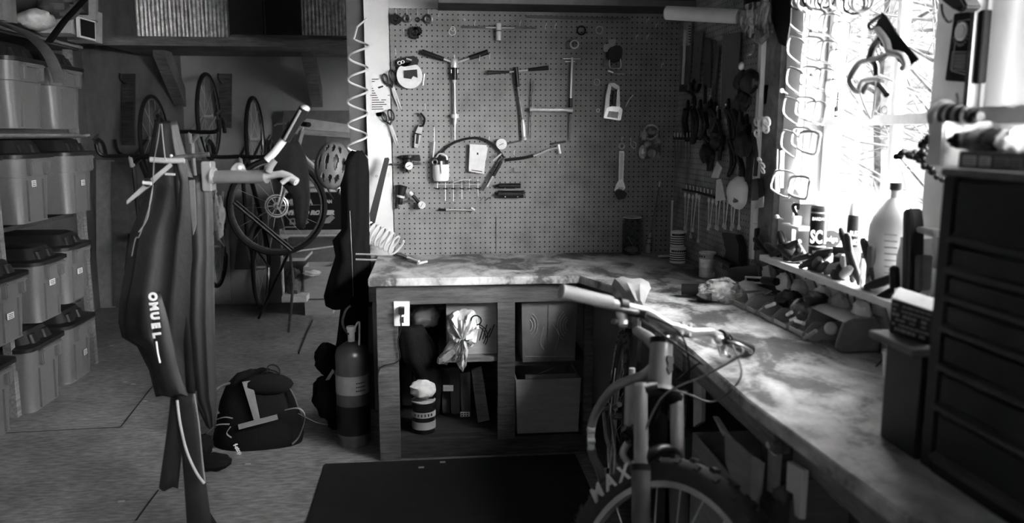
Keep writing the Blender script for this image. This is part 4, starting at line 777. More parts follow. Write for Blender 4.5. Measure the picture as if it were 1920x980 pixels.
MB().prism([v+Vector((0,0,0)) for v in PX([(1368,358),(1372,357),(1379,378),(1375,380)],1.160)],(.012,0,0)).build('vent','mid',t); pathX('strap',[(1384,335),(1382,322),(1386,312),(1390,335)],.0018,'light',t,1.2)
t = thing('putty_knife', UX(1415,468,1.215), 'knife with a black handle hanging low between the mask and the window', 'knife'); MB().prism(PX([(1412,428),(1420,427),(1418,455),(1421,468),(1412,470),(1414,452)],1.215),(.014,0,0)).build('handle','black',t,bev=.003); MB().prism(PX([(1412,470),(1417,470),(1415,492),(1410,492)],1.22),(.002,0,0)).build('blade','steeld',t)
one(MB().tube(PX([(1413,418),(1420,419)],1.2),.003),'steel_pin','chrome','tiny bright peg above the black-handled knife','pin')
t = thing('black_brush', UX(1408,385,1.2), 'dark brush hanging just right of the dust mask', 'brush'); MB().prism(PX([(1410,336),(1420,334),(1423,372),(1409,376)],1.2),(.02,0,0)).build('bristles','black',t); segX('handle',(1415,334),(1414,306),.007,'black',t)
# plastic bag with labelled bottle
t = thing('hanging_bag', UX(1420,95,1.16), 'clear plastic bag with a labelled dark bottle hanging beside the window at the top', 'bag')
MB().loft([[UX(x+4*sin(k_),y,1.15-.05*sin(pi*k_/11)*w) for k_,(x,y) in enumerate(P)] for w,P in ((1,[(1386,24),(1395,8),(1410,4),(1440,2),(1448,12),(1450,40),(1450,60),(1436,74),(1425,84),(1410,76),(1396,60),(1390,40)]),)]+[[UX(x,y,1.21) for x,y in [(1386,24),(1395,8),(1410,4),(1440,2),(1448,12),(1450,40),(1450,60),(1436,74),(1425,84),(1410,76),(1396,60),(1390,40)]]]).build('bag','bag',t)
t2 = thing('labelled_bottle', UX(1420,68,1.17), 'dark bottle with a white lettered strip inside the hanging bag', 'bottle'); MB().cyl(UX(1416,66,1.175),UX(1410,-5,1.175),.035,.033,20).build('bottle_body','blackm',t2); lb = MB().prism(PX([(1401,20),(1408,18),(1414,62),(1405,64)],1.137),(.002,0,0)).build('label','paper',t2)
q0, q1 = UX(1407,55,1.1355), UX(1404,28,1.1355); text('RAT', .02, (q0+q1)/2, (0,-.12,1), (0,1,0), 'ink', lb, depth=.0005, wmax=(q1-q0).length*.9)
pathX('neck_twist',[(1413,84),(1412,96),(1402,104)],.005,'bag',t,1.18)
one(MB().loft([[UX(x,y,X) for x,y,X in r] for r in ([(1446,-10,1.2),(1458,-10,1.12),(1484,-10,1.12),(1486,-10,1.2)],[(1448,40,1.2),(1460,40,1.12),(1482,40,1.12),(1484,40,1.2)],[(1460,80,1.2),(1466,84,1.15),(1474,88,1.15),(1477,90,1.2)])]),'black_cloth','cloth_k','black cloth strip hanging on the bare stud beside the window top','cloth')
# nails on the stud
for px,py,L in ((1466,170,'pale round-headed nail halfway up the bare stud'),(1457,406,'pale round-headed nail low on the bare stud')):
    q = UX(px,py,1.2); one(MB().cyl((1.226,q.y+.01,q.z-.01),q,.003).sph(q,.008),'push_pin','white',L,'pin')
t = thing('glow_tube', UX(1457,358,1.19), 'pair of slim white tubes hanging on the stud left of the white loops', 'tube'); segX('tube',(1457,318),(1457,360),.009,'white',t,1.19); segX('wire',(1458,280),(1457,318),.002,'steel',t,1.19); segX('tube',(1466,282),(1464,352),.008,'white',t,1.17)
# =================== window things ===================
def hanger(cx, cy, w, h, X, tilt, lab, r=.0036):
    t0 = UX(cx, cy, X); P = [(-w*.5,0),(-w*.1,-h*.5),(w*.35,-h*.28),(w*.5,-h*.1),(w*.35,h*.05),(0,h*.5)]
    ct, st = cos(tilt), sin(tilt); pts = []
    for i in range(len(P)):
        a_, b_, c_ = P[i-1], P[i], P[(i+1)%len(P)]
        for f in (.28,): pts += [(b_[0]+(a_[0]-b_[0])*f, b_[1]+(a_[1]-b_[1])*f), (b_[0]+(a_[0]-b_[0])*.07+(c_[0]-b_[0])*.07, b_[1]+(a_[1]-b_[1])*.07+(c_[1]-b_[1])*.07), (b_[0]+(c_[0]-b_[0])*f, b_[1]+(c_[1]-b_[1])*f)]
    W_ = []
    for i, (x, y) in enumerate(pts): W_.append(UX(cx+x*ct-y*st, cy+x*st+y*ct, X+.022*sin(i*2*pi/len(pts)+1)))
    m = MB().tube(W_, r, 8, True); o = m.build('hose_loop','hosew'); return tag(o, lab, 'loop', 'white angular loops hanging in the window')
rw = ['topmost','second','third','fourth','fifth','sixth','lowest']
for i, (x, y) in enumerate(((1496,38),(1494,95),(1492,152),(1486,208),(1482,270),(1470,345))): hanger(x,y,40 if i<5 else 58,62,1.14,-.35,'%s pale angular loop in the leftmost column by the stud' % rw[i])
for i, (x, y) in enumerate(((1530,40),(1526,92),(1522,148),(1512,205),(1505,262))): hanger(x,y,50,58,1.12,-.45,'%s pale angular loop in the second column' % rw[i],.004); 
for i, (x, y) in enumerate(((1556,48),(1550,98),(1545,150),(1530,212),(1518,268),(1500,352))): hanger(x,y,52,54,1.10,-.5,'%s pale angular loop in the third column' % rw[i],.003 if i<4 else .005)
for i, (x, y) in enumerate(((1578,60),(1572,112),(1566,168))): hanger(x,y,46,48,1.08,-.5,'%s pale angular loop in the fourth column, nearest the panes' % rw[i],.0028)
for i, (x, y) in enumerate(((1522,58),(1512,85),(1546,55),(1560,88),(1505,136),(1540,112),(1522,140))): one(MB().sph(UX(x,y,1.13),(.007,.007,.006)),'loop_clip','mid','small grey clip on the white loops, %s' % ('upper left','left','upper right','right','low left','middle right','low middle')[i],'clip')
rnd = random.Random(12)
for i in range(15):
    x = 1498+i*8.6; one(MB().ring(UX(x,2+rnd.uniform(-4,6),1.13),(rnd.uniform(-1,1),1,rnd.uniform(-.6,.6)),rnd.uniform(.022,.034),.0035,20,6),'wire_ring','light' if i%3 else 'blackm','%s wire ring of the bunch hung across the window top, counted from the stud' % ('first','second','third','fourth','fifth','sixth','seventh','eighth','ninth','tenth','eleventh','twelfth','thirteenth','fourteenth','fifteenth')[i],'ring','wire rings at the window top')
# blade with hooks hanging on the centre bar
t = thing('drawknife', UX(1690,130,1.16), 'dark curved blade with a bright curled handle hanging before the window centre', 'blade')
MB().prism(PX([(1652,23),(1660,30),(1680,62),(1720,111),(1703,124),(1694,130),(1672,100),(1650,85),(1640,50)],1.16),(.006,0,0)).build('blade','cloth_k',t,bev=.001)
pathX('hook',[(1645,48),(1634,56),(1630,45),(1650,30)],.005,'blackm',t,1.14); pathX('handle',[(1645,55),(1662,78),(1668,98),(1690,104),(1700,122),(1692,128)],.009,'light',t,1.14)
pathX('stem',[(1650,72),(1637,88),(1630,112)],.009,'black',t,1.15)
t = thing('antler_hook', UX(1632,222,1.15), 'black two-armed curved hook hanging below the dark blade at the window', 'hook')
pathX('left_arm',[(1632,112),(1612,118),(1596,140),(1594,155),(1604,170),(1618,172)],.008,'black',t,1.15); pathX('right_arm',[(1632,112),(1642,122),(1643,142)],.008,'black',t,1.15); pathX('upper_arm',[(1632,112),(1650,108),(1672,100),(1690,104),(1698,116)],.007,'black',t,1.145)
pathX('lower_arm',[(1616,172),(1630,156),(1645,158),(1655,168),(1663,178)],.008,'blackm',t,1.15); pathX('pale_arm',[(1610,168),(1616,152),(1640,148),(1655,152)],.006,'light',t,1.13); pathX('cord',[(1611,168),(1620,195),(1632,222)],.003,'light',t,1.14); pathX('cord',[(1642,142),(1640,190),(1634,222)],.002,'light',t,1.14)
p = UX(1573,222,1.325); t = thing('small_bottle', p, 'tiny black bottle standing on the window crossbar', 'bottle'); MB().lathe(p+Vector((-.008,0,0)),(0,0,1),[(.009,0),(.0095,.004),(.0095,.036),(.004,.042),(.004,.085),(.003,.086)],14).build('body','black',t); MB().lathe(p+Vector((-.008,0,.01)),(0,0,1),[(.0097,0),(.0097,.012),(.009,.012),(.009,0)],14).build('label','light',t)
one(MB().tube(smoothpath(PX([(1652,205),(1657,199),(1664,203),(1662,212),(1655,212),(1652,205)],1.325),3),.0012,5),'window_sticker','dark','small dark outline sticker on the upper right pane','sticker')
# plaque
t = thing('award_plaque', UX(1800,155,1.235), 'black wall plaque with a round medal above a small engraved panel', 'plaque')
Q = lambda pts, X, th: MB().prism(PX(pts, X),(th,0,0))
Q([(1788,26),(1846,18),(1834,156),(1771,151)],1.222,.02).build('board','cloth_k',t,bev=.002)
for pr_ in (([(1796,40),(1832,34)]),([(1796,40),(1784,133)]),([(1832,34),(1820,142)]),([(1784,133),(1820,142)])): MB().tube(PX(pr_,1.221),.0009,4).build('gilt_line','light',t)
for pr_ in (([(1786,97),(1816,97)]),([(1786,97),(1782,130)]),([(1816,97),(1812,134)]),([(1782,130),(1812,134)])): MB().tube(PX(pr_,1.221),.0007,4).build('gilt_line','light',t)
c = UX(1804,59,1.22); MB().cyl(c,c+Vector((-.004,0,0)),.021,n=28).build('medal_rim','steel',t); MB().cyl(c,c+Vector((-.006,0,0)),.016,n=28).build('medal','alu',t)
for i in range(9): a_ = radians(200+i*17.5); q = c+Vector((-.001,cos(a_)*.027,sin(a_)*.03)); MB().box(q,(.002,.007,.004),Euler((a_,0,0))).build('laurel_leaf','mid',t)
Q([(1787,100),(1813,100),(1809,131),(1784,127)],1.2212,.001).build('engraved_panel','dark',t)
k = MB(); 
for i in range(4): k.tube(PX([(1790,105+i*6),(1808,106+i*6)],1.2205),.0006,4)
k.build('engraving','mid',t)
# black lamp-like thing above the plaque
t = thing('black_clamp', UX(1785,30,1.15), 'black clamp with a bent wire above the plaque at the top edge', 'clamp'); MB().prism(PX([(1757,-10),(1800,-10),(1812,12),(1800,24),(1782,16),(1764,2)],1.15),(.04,0,0)).build('body','black',t,bev=.005); pathX('wire',[(1765,8),(1768,28),(1778,42),(1786,38)],.003,'blackm',t,1.16)
# roll of rings on a dowel
t = thing('ring_stack', UX(1790,240,1.12), 'row of assorted rings threaded on a dowel at the right edge of the window', 'rings'); a_, b_ = UX(1768,216,1.0), UX(1832,217,.99); d = (b_-a_)
MB().cyl(a_,b_+d*.1,.008).build('dowel','blackm',t)
for i,(f,r,m) in enumerate(((0,.024,'light'),(.1,.022,'steel'),(.2,.019,'dark'),(.32,.017,'steel'),(.42,.018,'black'),(.54,.015,'light'),(.64,.014,'black'),(.76,.012,'steel'),(.88,.011,'black'))): MB().ring(a_+d*f,d.normalized()+Vector((0,0,.0)),r,.005 if i else .008,22).build('ring',m,t)
MB().sph(UX(1764,232,1.0),(.014,.014,.018)).build('knob','black',t); MB().tube(smoothpath(PX([(1790,205),(1796,190),(1794,175)],1.0)),.002,5).build('wire','blackm',t)
# berry chain
t = thing('bead_wreath', UX(1735,340,1.12), 'knobby black beaded twig forming a hook shape beside the chest top', 'wreath'); rnd = random.Random(5); b = MB()
for P, n in (([(1764,262),(1750,258),(1738,266),(1730,282),(1731,298),(1742,312),(1752,322),(1762,336)],26),([(1732,296),(1718,292),(1706,290),(1695,288),(1682,296)],13)):
    S = smoothpath(PX(P,1.12),4)
    for i in range(n): q = S[int(i/(n-1)*(len(S)-1))]; b.sph(q+Vector((rnd.uniform(-.006,.006),rnd.uniform(-.006,.006),rnd.uniform(-.006,.006))),rnd.uniform(.006,.0095),n=8)
    MB().tube(S,.004,6).build('twig','black',t)
b.build('beads','black',t)
# white cabinet edge / curtain right of the plaque
M['curt'] = (lambda r: r[0])(nt('curtain_cloth')); _n = M['curt'].node_tree.nodes; _o = _n.new('ShaderNodeOutputMaterial'); _m = _n.new('ShaderNodeMixShader'); _a = _n.new('ShaderNodeBsdfDiffuse'); _b = _n.new('ShaderNodeBsdfTranslucent'); _a.inputs[0].default_value = _b.inputs[0].default_value = (.42,.42,.42,1)
_l = M['curt'].node_tree.links; _l.new(_a.outputs[0],_m.inputs[1]); _l.new(_b.outputs[0],_m.inputs[2]); _l.new(_m.outputs[0],_o.inputs[0])
t = thing('white_curtain', (1.2,1.45,1.5), 'white pleated curtain at the right edge of the photo above the chest', 'curtain')
cu = MB(); cu.grid(lambda u, v: Vector((1.17+.022*sin(u*22), 1.10+.52*u, 1.475+.75*v)), 90, 3, .003); cu.build('fabric','curt',t); MB().bb(1.15,1.20,1.1,1.62,1.44,1.477).build('hem','white',t)
one(MB().bb(1.21,1.24,1.735,1.75,1.42,2.2),'gap_shade_bar','blackm','thin dark bar put in for the shaded gap between the plaque and the curtain','rod')  # dark bar added where there is only a shaded gap
# =================== screwdriver rail ===================
XR = 1.15
ra, rb = UX(1424,478,XR), UX(1656,566,XR); zr = (ra.z+rb.z)/2
t = thing('tool_rail', (XR, 2.5, zr), 'long wooden rail full of screwdrivers under the window', 'rail')
MB().bb(XR, XR+.09, 1.80, ra.y, zr-.016, zr+.004).build('plank','woodl',t,bev=.001)
for yy in (ra.y-.03, 2.3, 1.84): MB().bb(XR+.085, WX, yy-.01, yy+.01, zr-.05, zr-.016).build('bracket','woodl',t)
def driver(px, py, ang, L, lab, m='black', name='screwdriver', r=.013, shaft=.12, Xo=.045, lean=0):
    p = UX(px, py, XR+Xo); p.z = zr+.006; t = thing(name, p, lab, 'screwdriver', None); d = Vector((-sin(lean), -sin(ang), cos(ang)*cos(lean))).normalized()
    MB().lathe(p, d, [(r*.55,0),(r*.8,.006),(r*.7,.016),(r,.03),(r*1.05,L*.6),(r*.9,L-.01),(r*.5,L)],12).build('handle',m,t)
    MB().cyl(p-d*shaft, p+d*.01, .0032).build('shaft','steeld',t)
hs = [(1440,480,1.05,.09,'black'),(1452,483,.9,.1,'black'),(1463,488,1.15,.09,'black'),(1476,492,.2,.1,'black'),(1489,497,-1.0,.1,'black'),(1500,500,1.15,.12,'black'),(1513,505,.5,.08,'blackm'),(1524,508,-1.1,.1,'dark'),(1536,512,-1.2,.11,'black'),(1549,516,-1.15,.11,'grey'),(1562,520,-1.1,.1,'black'),(1575,526,-1.15,.12,'light'),(1586,532,-.2,.08,'light'),(1598,536,-.12,.15,'black'),(1612,541,.3,.17,'dark'),(1632,548,-.35,.14,'mid'),(1648,556,.25,.15,'dark')]
nm = ['first','second','third','fourth','fifth','sixth','seventh','eighth','ninth','tenth','eleventh','twelfth','thirteenth','fourteenth','fifteenth','sixteenth','seventeenth']
for i,(x,y,a_,L,m) in enumerate(hs): driver(x,y,-a_,L,'%s %s-handled screwdriver along the window rail, counted from the stud' % (nm[i], {'black':'black','blackm':'black','dark':'dark','grey':'grey','light':'pale','mid':'grey'}[m]),m,lean=.25,r=.013 if i < 13 else .011)
for i,(x0,y0,x1,y1,L) in enumerate(((1622,538,1680,520,'long black bar handle lying across the near end of the rail'),(1640,562,1695,538,'second black bar handle lying lowest at the near end of the rail'),(1486,488,1560,470,'black plier handle lying along the rail before the lettered spray can'),(1500,500,1556,476,'black plier handle resting just in front of the other near the jug'),(1445,478,1500,452,'black handle lying at the far end of the rail'),(1560,500,1600,492,'pale-tipped plier handle lying mid rail'))):
    X_ = XR+.01; a_, b_ = UX(x0,y0,X_), UX(x1,y1,X_+.04); one(MB().tube([a_,a_.lerp(b_,.3),a_.lerp(b_,.8),b_],[.007,.012,.013,.008]),'plier_handle','black' if i!=5 else 'grey',L,'handle')
# =================== bottles on the sill ===================
ZS = .998
def can(px, r, h, lab, m='black', X=1.30, name='spray_can', cap=True):
    q = UX(px,430,X); p = Vector((X,q.y,ZS)); t = thing(name, p, lab, 'can'); MB().lathe(p,(0,0,1),[(r,0),(r,h*.8),(r*.95,h*.83),(r*.5,h*.9),(r*.5,h*.92)],24).build('can_body',m,t)
    if cap: MB().lathe(p+Vector((0,0,h*.82)),(0,0,1),[(r*.9,0),(r*.82,h*.13),(r*.6,h*.18),(.001,h*.18)],20).build('cap','white' if m=='black' else 'grey',t)
    return t, p
def wraptext(s, t, p, r, z, size, m, face, wmax=None, shear=0, bold=0):
    d = Vector((cos(face), sin(face), 0)); return text(s,size,p+d*(r+.0012)+Vector((0,0,z)),(-sin(face),cos(face),0),(0,0,1),m,t,depth=.0008,wmax=wmax,shear=shear,bold=bold)
fc = radians(-118)
t, p = can(1537,.030,.245,'black spray can with big white letters on the window sill',X=1.20)
wraptext('SC1',t,p,.0315,.108,.055,'inkw',fc,wmax=.046,bold=.002); wraptext('BARDAHL',t,p,.0305,.165,.014,'inkw',fc,wmax=.045); wraptext('SPRAY',t,p,.0305,.062,.012,'inkm',fc,wmax=.035)
for z in (.182,.078,.05,.03): MB().lathe(p+Vector((0,0,z)),(0,0,1),[(.0305,0),(.0308,.004),(.030,.004),(.030,0)],24).build('band','inkw' if z<.1 else 'inkm',t)
q = UX(1563,430,1.24); p = Vector((1.235,q.y,ZS)); t = thing('white_bottle', p, 'tall pale plastic bottle with a dark round emblem next to the black spray can', 'bottle')
MB().lathe(p,(0,0,1),[(.030,0),(.032,.01),(.032,.15),(.026,.18),(.012,.21),(.007,.245),(.004,.25)],22).build('bottle_body','white',t); d = Vector((cos(fc),sin(fc),0)); MB().cyl(p+d*.031+Vector((0,0,.105)),p+d*.0335+Vector((0,0,.105)),.027,n=24).build('emblem','dark',t); wraptext('edge',t,p,.034,.105,.024,'inkw',fc,wmax=.036)
t, p = can(1603,.023,.225,'dark spray can with pale stacked letters, right of the white bottle',X=1.24)
for s_, z in (('RUST',.135),('CHECK',.11),('JT',.078)): wraptext(s_,t,p,.0236,z,.022,'inkw',fc,wmax=.026 if s_!='JT' else .012)
# pale spray bottles washed by the window light
for i,(px,X,r,h,m,L) in enumerate(((1590,1.28,.018,.2,'ltran','slim pale bottle between the white bottle and the dark spray can'),(1622,1.3,.024,.17,'ltran','pale bottle just right of the dark spray can'),(1515,1.29,.03,.16,'ltran','squat pale bottle left of the black spray can'))):
    q = UX(px,430,X); p = Vector((X,q.y,ZS)); t = thing('pale_bottle',p,L,'bottle'); MB().lathe(p,(0,0,1),[(r,0),(r,h*.6),(r*.4,h*.8),(r*.4,h),(.001,h)],18).build('bottle_body',m,t); MB().lathe(p+Vector((0,0,h)),(0,0,1),[(r*.5,-.002),(r*.5,.02),(.001,.022)],14).build('cap','white',t)
# shelf of small jars by the left jamb
q = UX(1498,420,1.22); t = thing('corner_shelf', Vector((1.22,q.y,1.10)), 'small white shelf with two levels at the left edge of the window', 'shelf'); y0, y1 = UX(1515,420,1.22).y, UX(1480,420,1.22).y; za = UX(1498,425,1.22).z; zb = UX(1500,372,1.22).z
MB().bb(1.19,1.25,y0,y1,za-.006,za+.006).build('lower_board','white',t,bev=.002); MB().bb(1.245,1.255,y0,y1,ZS,zb+.01).build('back','white',t); c_ = Vector((1.22,(y0+y1)/2,zb)); MB().loft([[Vector((1.19+.06*j,c_.y+cos(radians(a_))*(y1-y0)*.5,zb-.012+sin(radians(a_))*.05)) for a_ in range(0,181,15)] for j in (0,1)]).build('arched_top','light',t)
p = Vector((1.215,c_.y+.006,za+.007)); t = thing('white_jar', p, 'small white jar with twisted black thing in it on the little corner shelf', 'jar'); MB().lathe(p,(0,0,1),[(.018,0),(.018,.026),(.013,.03),(.011,.026),(0,.024)],16).build('jar_body','white',t)
one(MB().tube(smoothpath([p+Vector((0,0,.03)),p+Vector((-.01,.01,.06)),p+Vector((0,-.012,.075)),p+Vector((.004,.008,.09)),p+Vector((0,-.006,.05))]),.006),'black_figurine','black','twisted black trinket standing in the white jar','trinket')
p = Vector((1.20,c_.y-.0,ZS)); t = thing('jar_pot', p, 'dark pot with a pale lid under the little corner shelf','pot'); MB().lathe(p,(0,0,1),[(.024,0),(.03,.04),(.03,.06),(.0,.062)],18).build('pot_body','black',t); MB().sph(p+Vector((-.01,-.005,.055)),(.016,.016,.014)).build('lid','light',t)
# pots of tools to the right
q = UX(1640,500,1.2); p = Vector((1.2,q.y,ZS-.01)); t = thing('tool_jar', p, 'clear jar full of upright dark tools on the sill', 'jar'); MB().lathe(p,(0,0,1),[(.035,0),(.036,.1),(.034,.1),(.033,.004),(0,.003)],22).build('glass','glass',t); MB().lathe(p+Vector((0,0,.1)),(0,0,1),[(.037,0),(.037,.014),(.034,.014),(.034,0)],22).build('rim','white',t)
for i,(dx,dy,L_) in enumerate(((-.01,-.012,'front'),(.01,.0,'middle'),(-.004,.014,'rear'))): one(MB().cyl(p+Vector((dx,dy,.005)),p+Vector((dx*1.3,dy*1.3,.095)),.008),'short_tool','black',L_+' dark stick inside the clear tool jar','stick')
t = one(MB().prism(PX([(1628,432),(1642,434),(1640,447),(1626,447)],1.22),(.03,0,0)),'black_nozzle','black','black nozzle block behind the clear tool jar','nozzle'); one(MB().tube(PX([(1636,424),(1634,440)],1.22),.004),'nozzle_spike','black','black spike rising from behind the clear tool jar','spike')
one(MB().prism(PX([(1560,462),(1592,464),(1590,500),(1562,494)],1.2),(.035,0,0)),'black_box','black','small black box with pale markings mid sill','box',bev=.002)
t, p = can(1583,.026,.085,'short dark tin with pale lettering in front of the spray cans','black',1.19,'small_tin',False); wraptext('NT',t,p,.0265,.045,.03,'inkm',fc,wmax=.03)
# translucent jug
q = UX(1675,470,1.24); p = Vector((1.235,q.y,ZS)); t = thing('plastic_jug', p, 'translucent white jug with a dark cap behind the dark wood sticks', 'jug'); M['jug'] = mat('jug_plastic',.85,.4,var=.05,scale=20)
MB().lathe(p,(0,0,1),[(.055,0),(.06,.01),(.062,.17),(.055,.20),(.025,.245),(.014,.255),(.014,.28)],28,1).build('jug_body','jug',t); MB().lathe(p+Vector((0,0,.275)),(0,0,1),[(.017,0),(.017,.02),(.001,.022)],16).build('cap','dark',t)
k = MB()
for i in range(7): k.prism(PX([(1658,438+i*12),(1682,440+i*12),(1682,442+i*12),(1658,440+i*12)],1.168),(.0008,0,0))
k.build('print','light',t)
for i,(P,m,X,L) in enumerate((([(1692,396),(1699,390),(1702,545),(1690,540)],'dark',1.15,'left one of the dark upright sticks before the jug'),([(1700,390),(1708,392),(1711,420),(1706,550),(1700,548)],'black',1.13,'tallest black upright stick before the jug'),([(1707,430),(1712,430),(1711,500),(1705,500)],'dark',1.16,'right one of the dark upright sticks before the jug'),([(1709,477),(1728,479),(1724,545),(1706,545)],'cardd',1.14,'shorter dark cup-like block right of the sticks'),([(1702,420),(1708,422),(1750,432),(1754,444),(1703,432)],'light',1.14,'pale arm reaching right from the sticks to the chest'))): one(MB().prism(PX(P,X),(.03,0,0)),'upright_stick' if i < 3 else ('dark_cup' if i == 3 else 'pale_arm'),m,L,'stick' if i < 3 else ('cup' if i == 3 else 'bracket'),bev=.003)  # last piece is a plain pale arm of no known use
q = UX(1735,500,1.23); one(MB().lathe((1.2,q.y,ZS),(0,0,1),[(.04,0),(.042,.12),(.036,.15),(.036,.17),(.001,.172)],22),'white_tub','white','big white container behind the sticks next to the chest','container')
t = thing('shiny_knob', UX(1677,520,1.13), 'dark rounded knob tool at the foot of the sticks', 'knob'); MB().sph(UX(1677,506,1.13),(.012,.012,.012)).build('knob','blackm',t); segX('stem',(1677,510),(1678,540),.012,'black',t,1.13)
one(crumple(UX(1742,525,1.2),(.02,.02,.03),77),'crumpled_paper','white','white crumpled paper between the sticks and the chest','paper')
for x,L in ((1606,'left brass rod with pointed tip under the near end of the rail'),(1662,'thin pointed rod leaning at the near end')): one(MB().cyl(UX(x,540,1.21),UX(x+12,470,1.22),.005,.002),'pointed_rod','dark',L,'rod')
# below the rail: white dowels and wall clutter
for i,px in enumerate((1442,1468,1500,1540,1575,1615)):
    one(crumple(UX(px,515+i*14,1.2),(.02,.035,.03),90+i),'crumpled_paper','white' if i%2 else 'light','%s pale scrap tucked under the tool rail, counted from the stud' % nm[i],'paper','pale scraps under the tool rail')
one(MB().prism(PX([(1430,500),(1440,497),(1446,528),(1434,530)],1.17),(.004,0,0)),'pale_card','light','narrow pale card standing under the far end of the rail','card')
# =================== parts bins ===================
def make_bin(lab, m='card'):
    t = thing('parts_bin',(0,0,0),lab,'bin','slant-fronted parts bins on the worktop'); w = .096; D_ = .12
    prof = [(0,0),(D_,0),(D_,.048),(.03,.048),(.0,.016)]
    for y in (0,w): 
        MB().prism([Vector((x,y,z)) for x,z in prof],(0,-.004 if y else .004,0)).build('side',m,t,bev=.001)
    MB().bb(0,D_,.004,w-.004,0,.004).build('bottom',m,t); MB().bb(0,.004,.004,w-.004,0,.016).build('front','light',t); MB().bb(D_-.004,D_,.004,w-.004,0,.048).build('back',m,t); return t
ys = [3.02,2.895,2.77,2.645,2.52,2.395,2.27]
xs = [.93]*7
def binx(y): a_ = 0; return .965 - (3.0-y)*.0
b0 = make_bin('grey slant-fronted parts bin farthest from the camera, beside the plastic bag'); b0.location = (1.068,2.62,WT+.001)
pos = [(1.07+.006*i_,2.62-.099*i_) for i_ in range(1,5)]+[(1.10,2.18)]
for i,(x,y) in enumerate(pos): dup(b0,(x,y,WT+.001),'grey slant-fronted parts bin, %s from the far end of the bin row' % nm[i+1])
M['binl'] = mat('big_bin',.3,.8,var=.1)
t = thing('large_bin',(1.0,1.9,WT),'largest grey bin with rounded shoulder nearest the camera, in front of the printed box','bin')
P0 = [(1568,648),(1583,604),(1600,596),(1640,594),(1655,615),(1651,662),(1580,661)]
Yb = UZ(1615,662,WT).y; Pw = [UY(x,y,Yb) for x,y in P0]; zl = min(p.z for p in Pw); 
for p in Pw: p.z = max(p.z, WT+.001)
Pw[0].z = WT+.02; Pw[-1].z = Pw[-2].z = WT+.001
MB().prism(Pw,(0,.012,0)).build('near_side','grey',t,bev=.002); MB().prism([p+Vector((0,.19,0)) for p in Pw],(0,.01,0)).build('far_side','grey',t,bev=.002)
MB().prism([Pw[1]+Vector((0,.0,0)),Pw[2],Pw[3],Pw[3]-Vector((0,0,.004)),Pw[2]-Vector((0,0,.004)),Pw[1]-Vector((-.004,0,.004))],(0,.2,0)).build('hood','light',t)
x0_, x1_ = Pw[-1].x, Pw[-2].x; MB().bb(x0_,x1_,Yb,Yb+.2,WT+.001,WT+.006).build('bottom','grey',t); MB().bb(x1_-.006,x1_,Yb,Yb+.2,WT+.001,WT+.10).build('back','grey',t)
one(MB().sph(Vector((x0_+.02,Yb+.11,WT+.045)),.02),'white_ball','white','white knob peeking out of the large grey bin','knob')
t = thing('wood_box',(1.05,2.2,WT),'open wooden box with a pale shell inside behind the large grey bin','box'); Yb2 = Yb+.225
P1 = [UY(x,y,Yb2) for x,y in [(1534,586),(1547,588),(1547,625),(1534,622)]]; MB().prism(P1,(0,.012,0)).build('left_post','wood',t); 
a_ = UY(1547,588,Yb2); b_ = UY(1568,627,Yb2); MB().bb(a_.x,b_.x,Yb2+.08,Yb2+.085,b_.z,a_.z).build('dark_recess','black',t); a_ = UY(1568,588,Yb2); b_ = UY(1625,615,Yb2); MB().bb(a_.x,b_.x,Yb2,Yb2+.01,b_.z,a_.z).build('panel','woodl',t); MB().bb(P1[0].x,b_.x,Yb2,Yb2+.09,a_.z,a_.z+.006).build('top','woodx',t); MB().bb(P1[0].x,b_.x,Yb2,Yb2+.09,WT+.001,WT+.012).build('bottom','woodx',t)
one(crumple(UY(1558,606,Yb2+.03),(.014,.02,.028),55),'pale_shell','rag','pale folded leaf shape inside the open wooden box','shell')
cont = [(1400,540,.05,'white','white folded card standing in the farthest bin'),(1425,560,.035,'light','pale bundle in the second bin'),(1448,578,.03,'dark','dark parts in the third bin'),(1480,560,.05,'black','black plastic pieces heaped behind the middle bins'),(1505,575,.05,'bag','clear crumpled wrap heaped on the middle bins'),(1530,560,.04,'black','black lump in front of the tool shafts'),(1510,600,.03,'dark','dark parts in the fifth bin')]
for px,py,s_,m,L in cont: one(crumple(UX(px,py,1.15),(s_*.8,s_*.7,s_*.5),int(px+py)),'bin_contents',m,L,'parts')
one(MB().prism([UX(1398,543,1.13),UX(1412,534,1.2),UX(1448,546,1.2),UX(1405,566,1.09)],(0,0,.003)),'white_card','white','white printed card leaning over the farthest bin','card')
t = thing('white_stapler',UX(1400,525,1.17),'small pale frame with a black end lying behind the farthest bin','tool'); pathX('frame',[(1398,519),(1434,521),(1432,530),(1399,530),(1398,519)],.004,'white',t,1.17,k=1); segX('black_end',(1432,525),(1456,528),.014,'black',t,1.17)
for i,(x0,y0,x1,y1,m) in enumerate(((1437,575,1452,569,'white'),(1476,590,1484,585,'steel'),(1483,600,1491,597,'chrome'),(1492,601,1507,606,'chrome'),(1508,634,1530,620,'light'))): one(MB().cyl(UX(x0,y0,1.09),UX(x1,y1,1.09),.006),'small_fitting',m,'%s small bright fitting poking from the bin fronts, counted from the far end' % nm[i],'fitting')
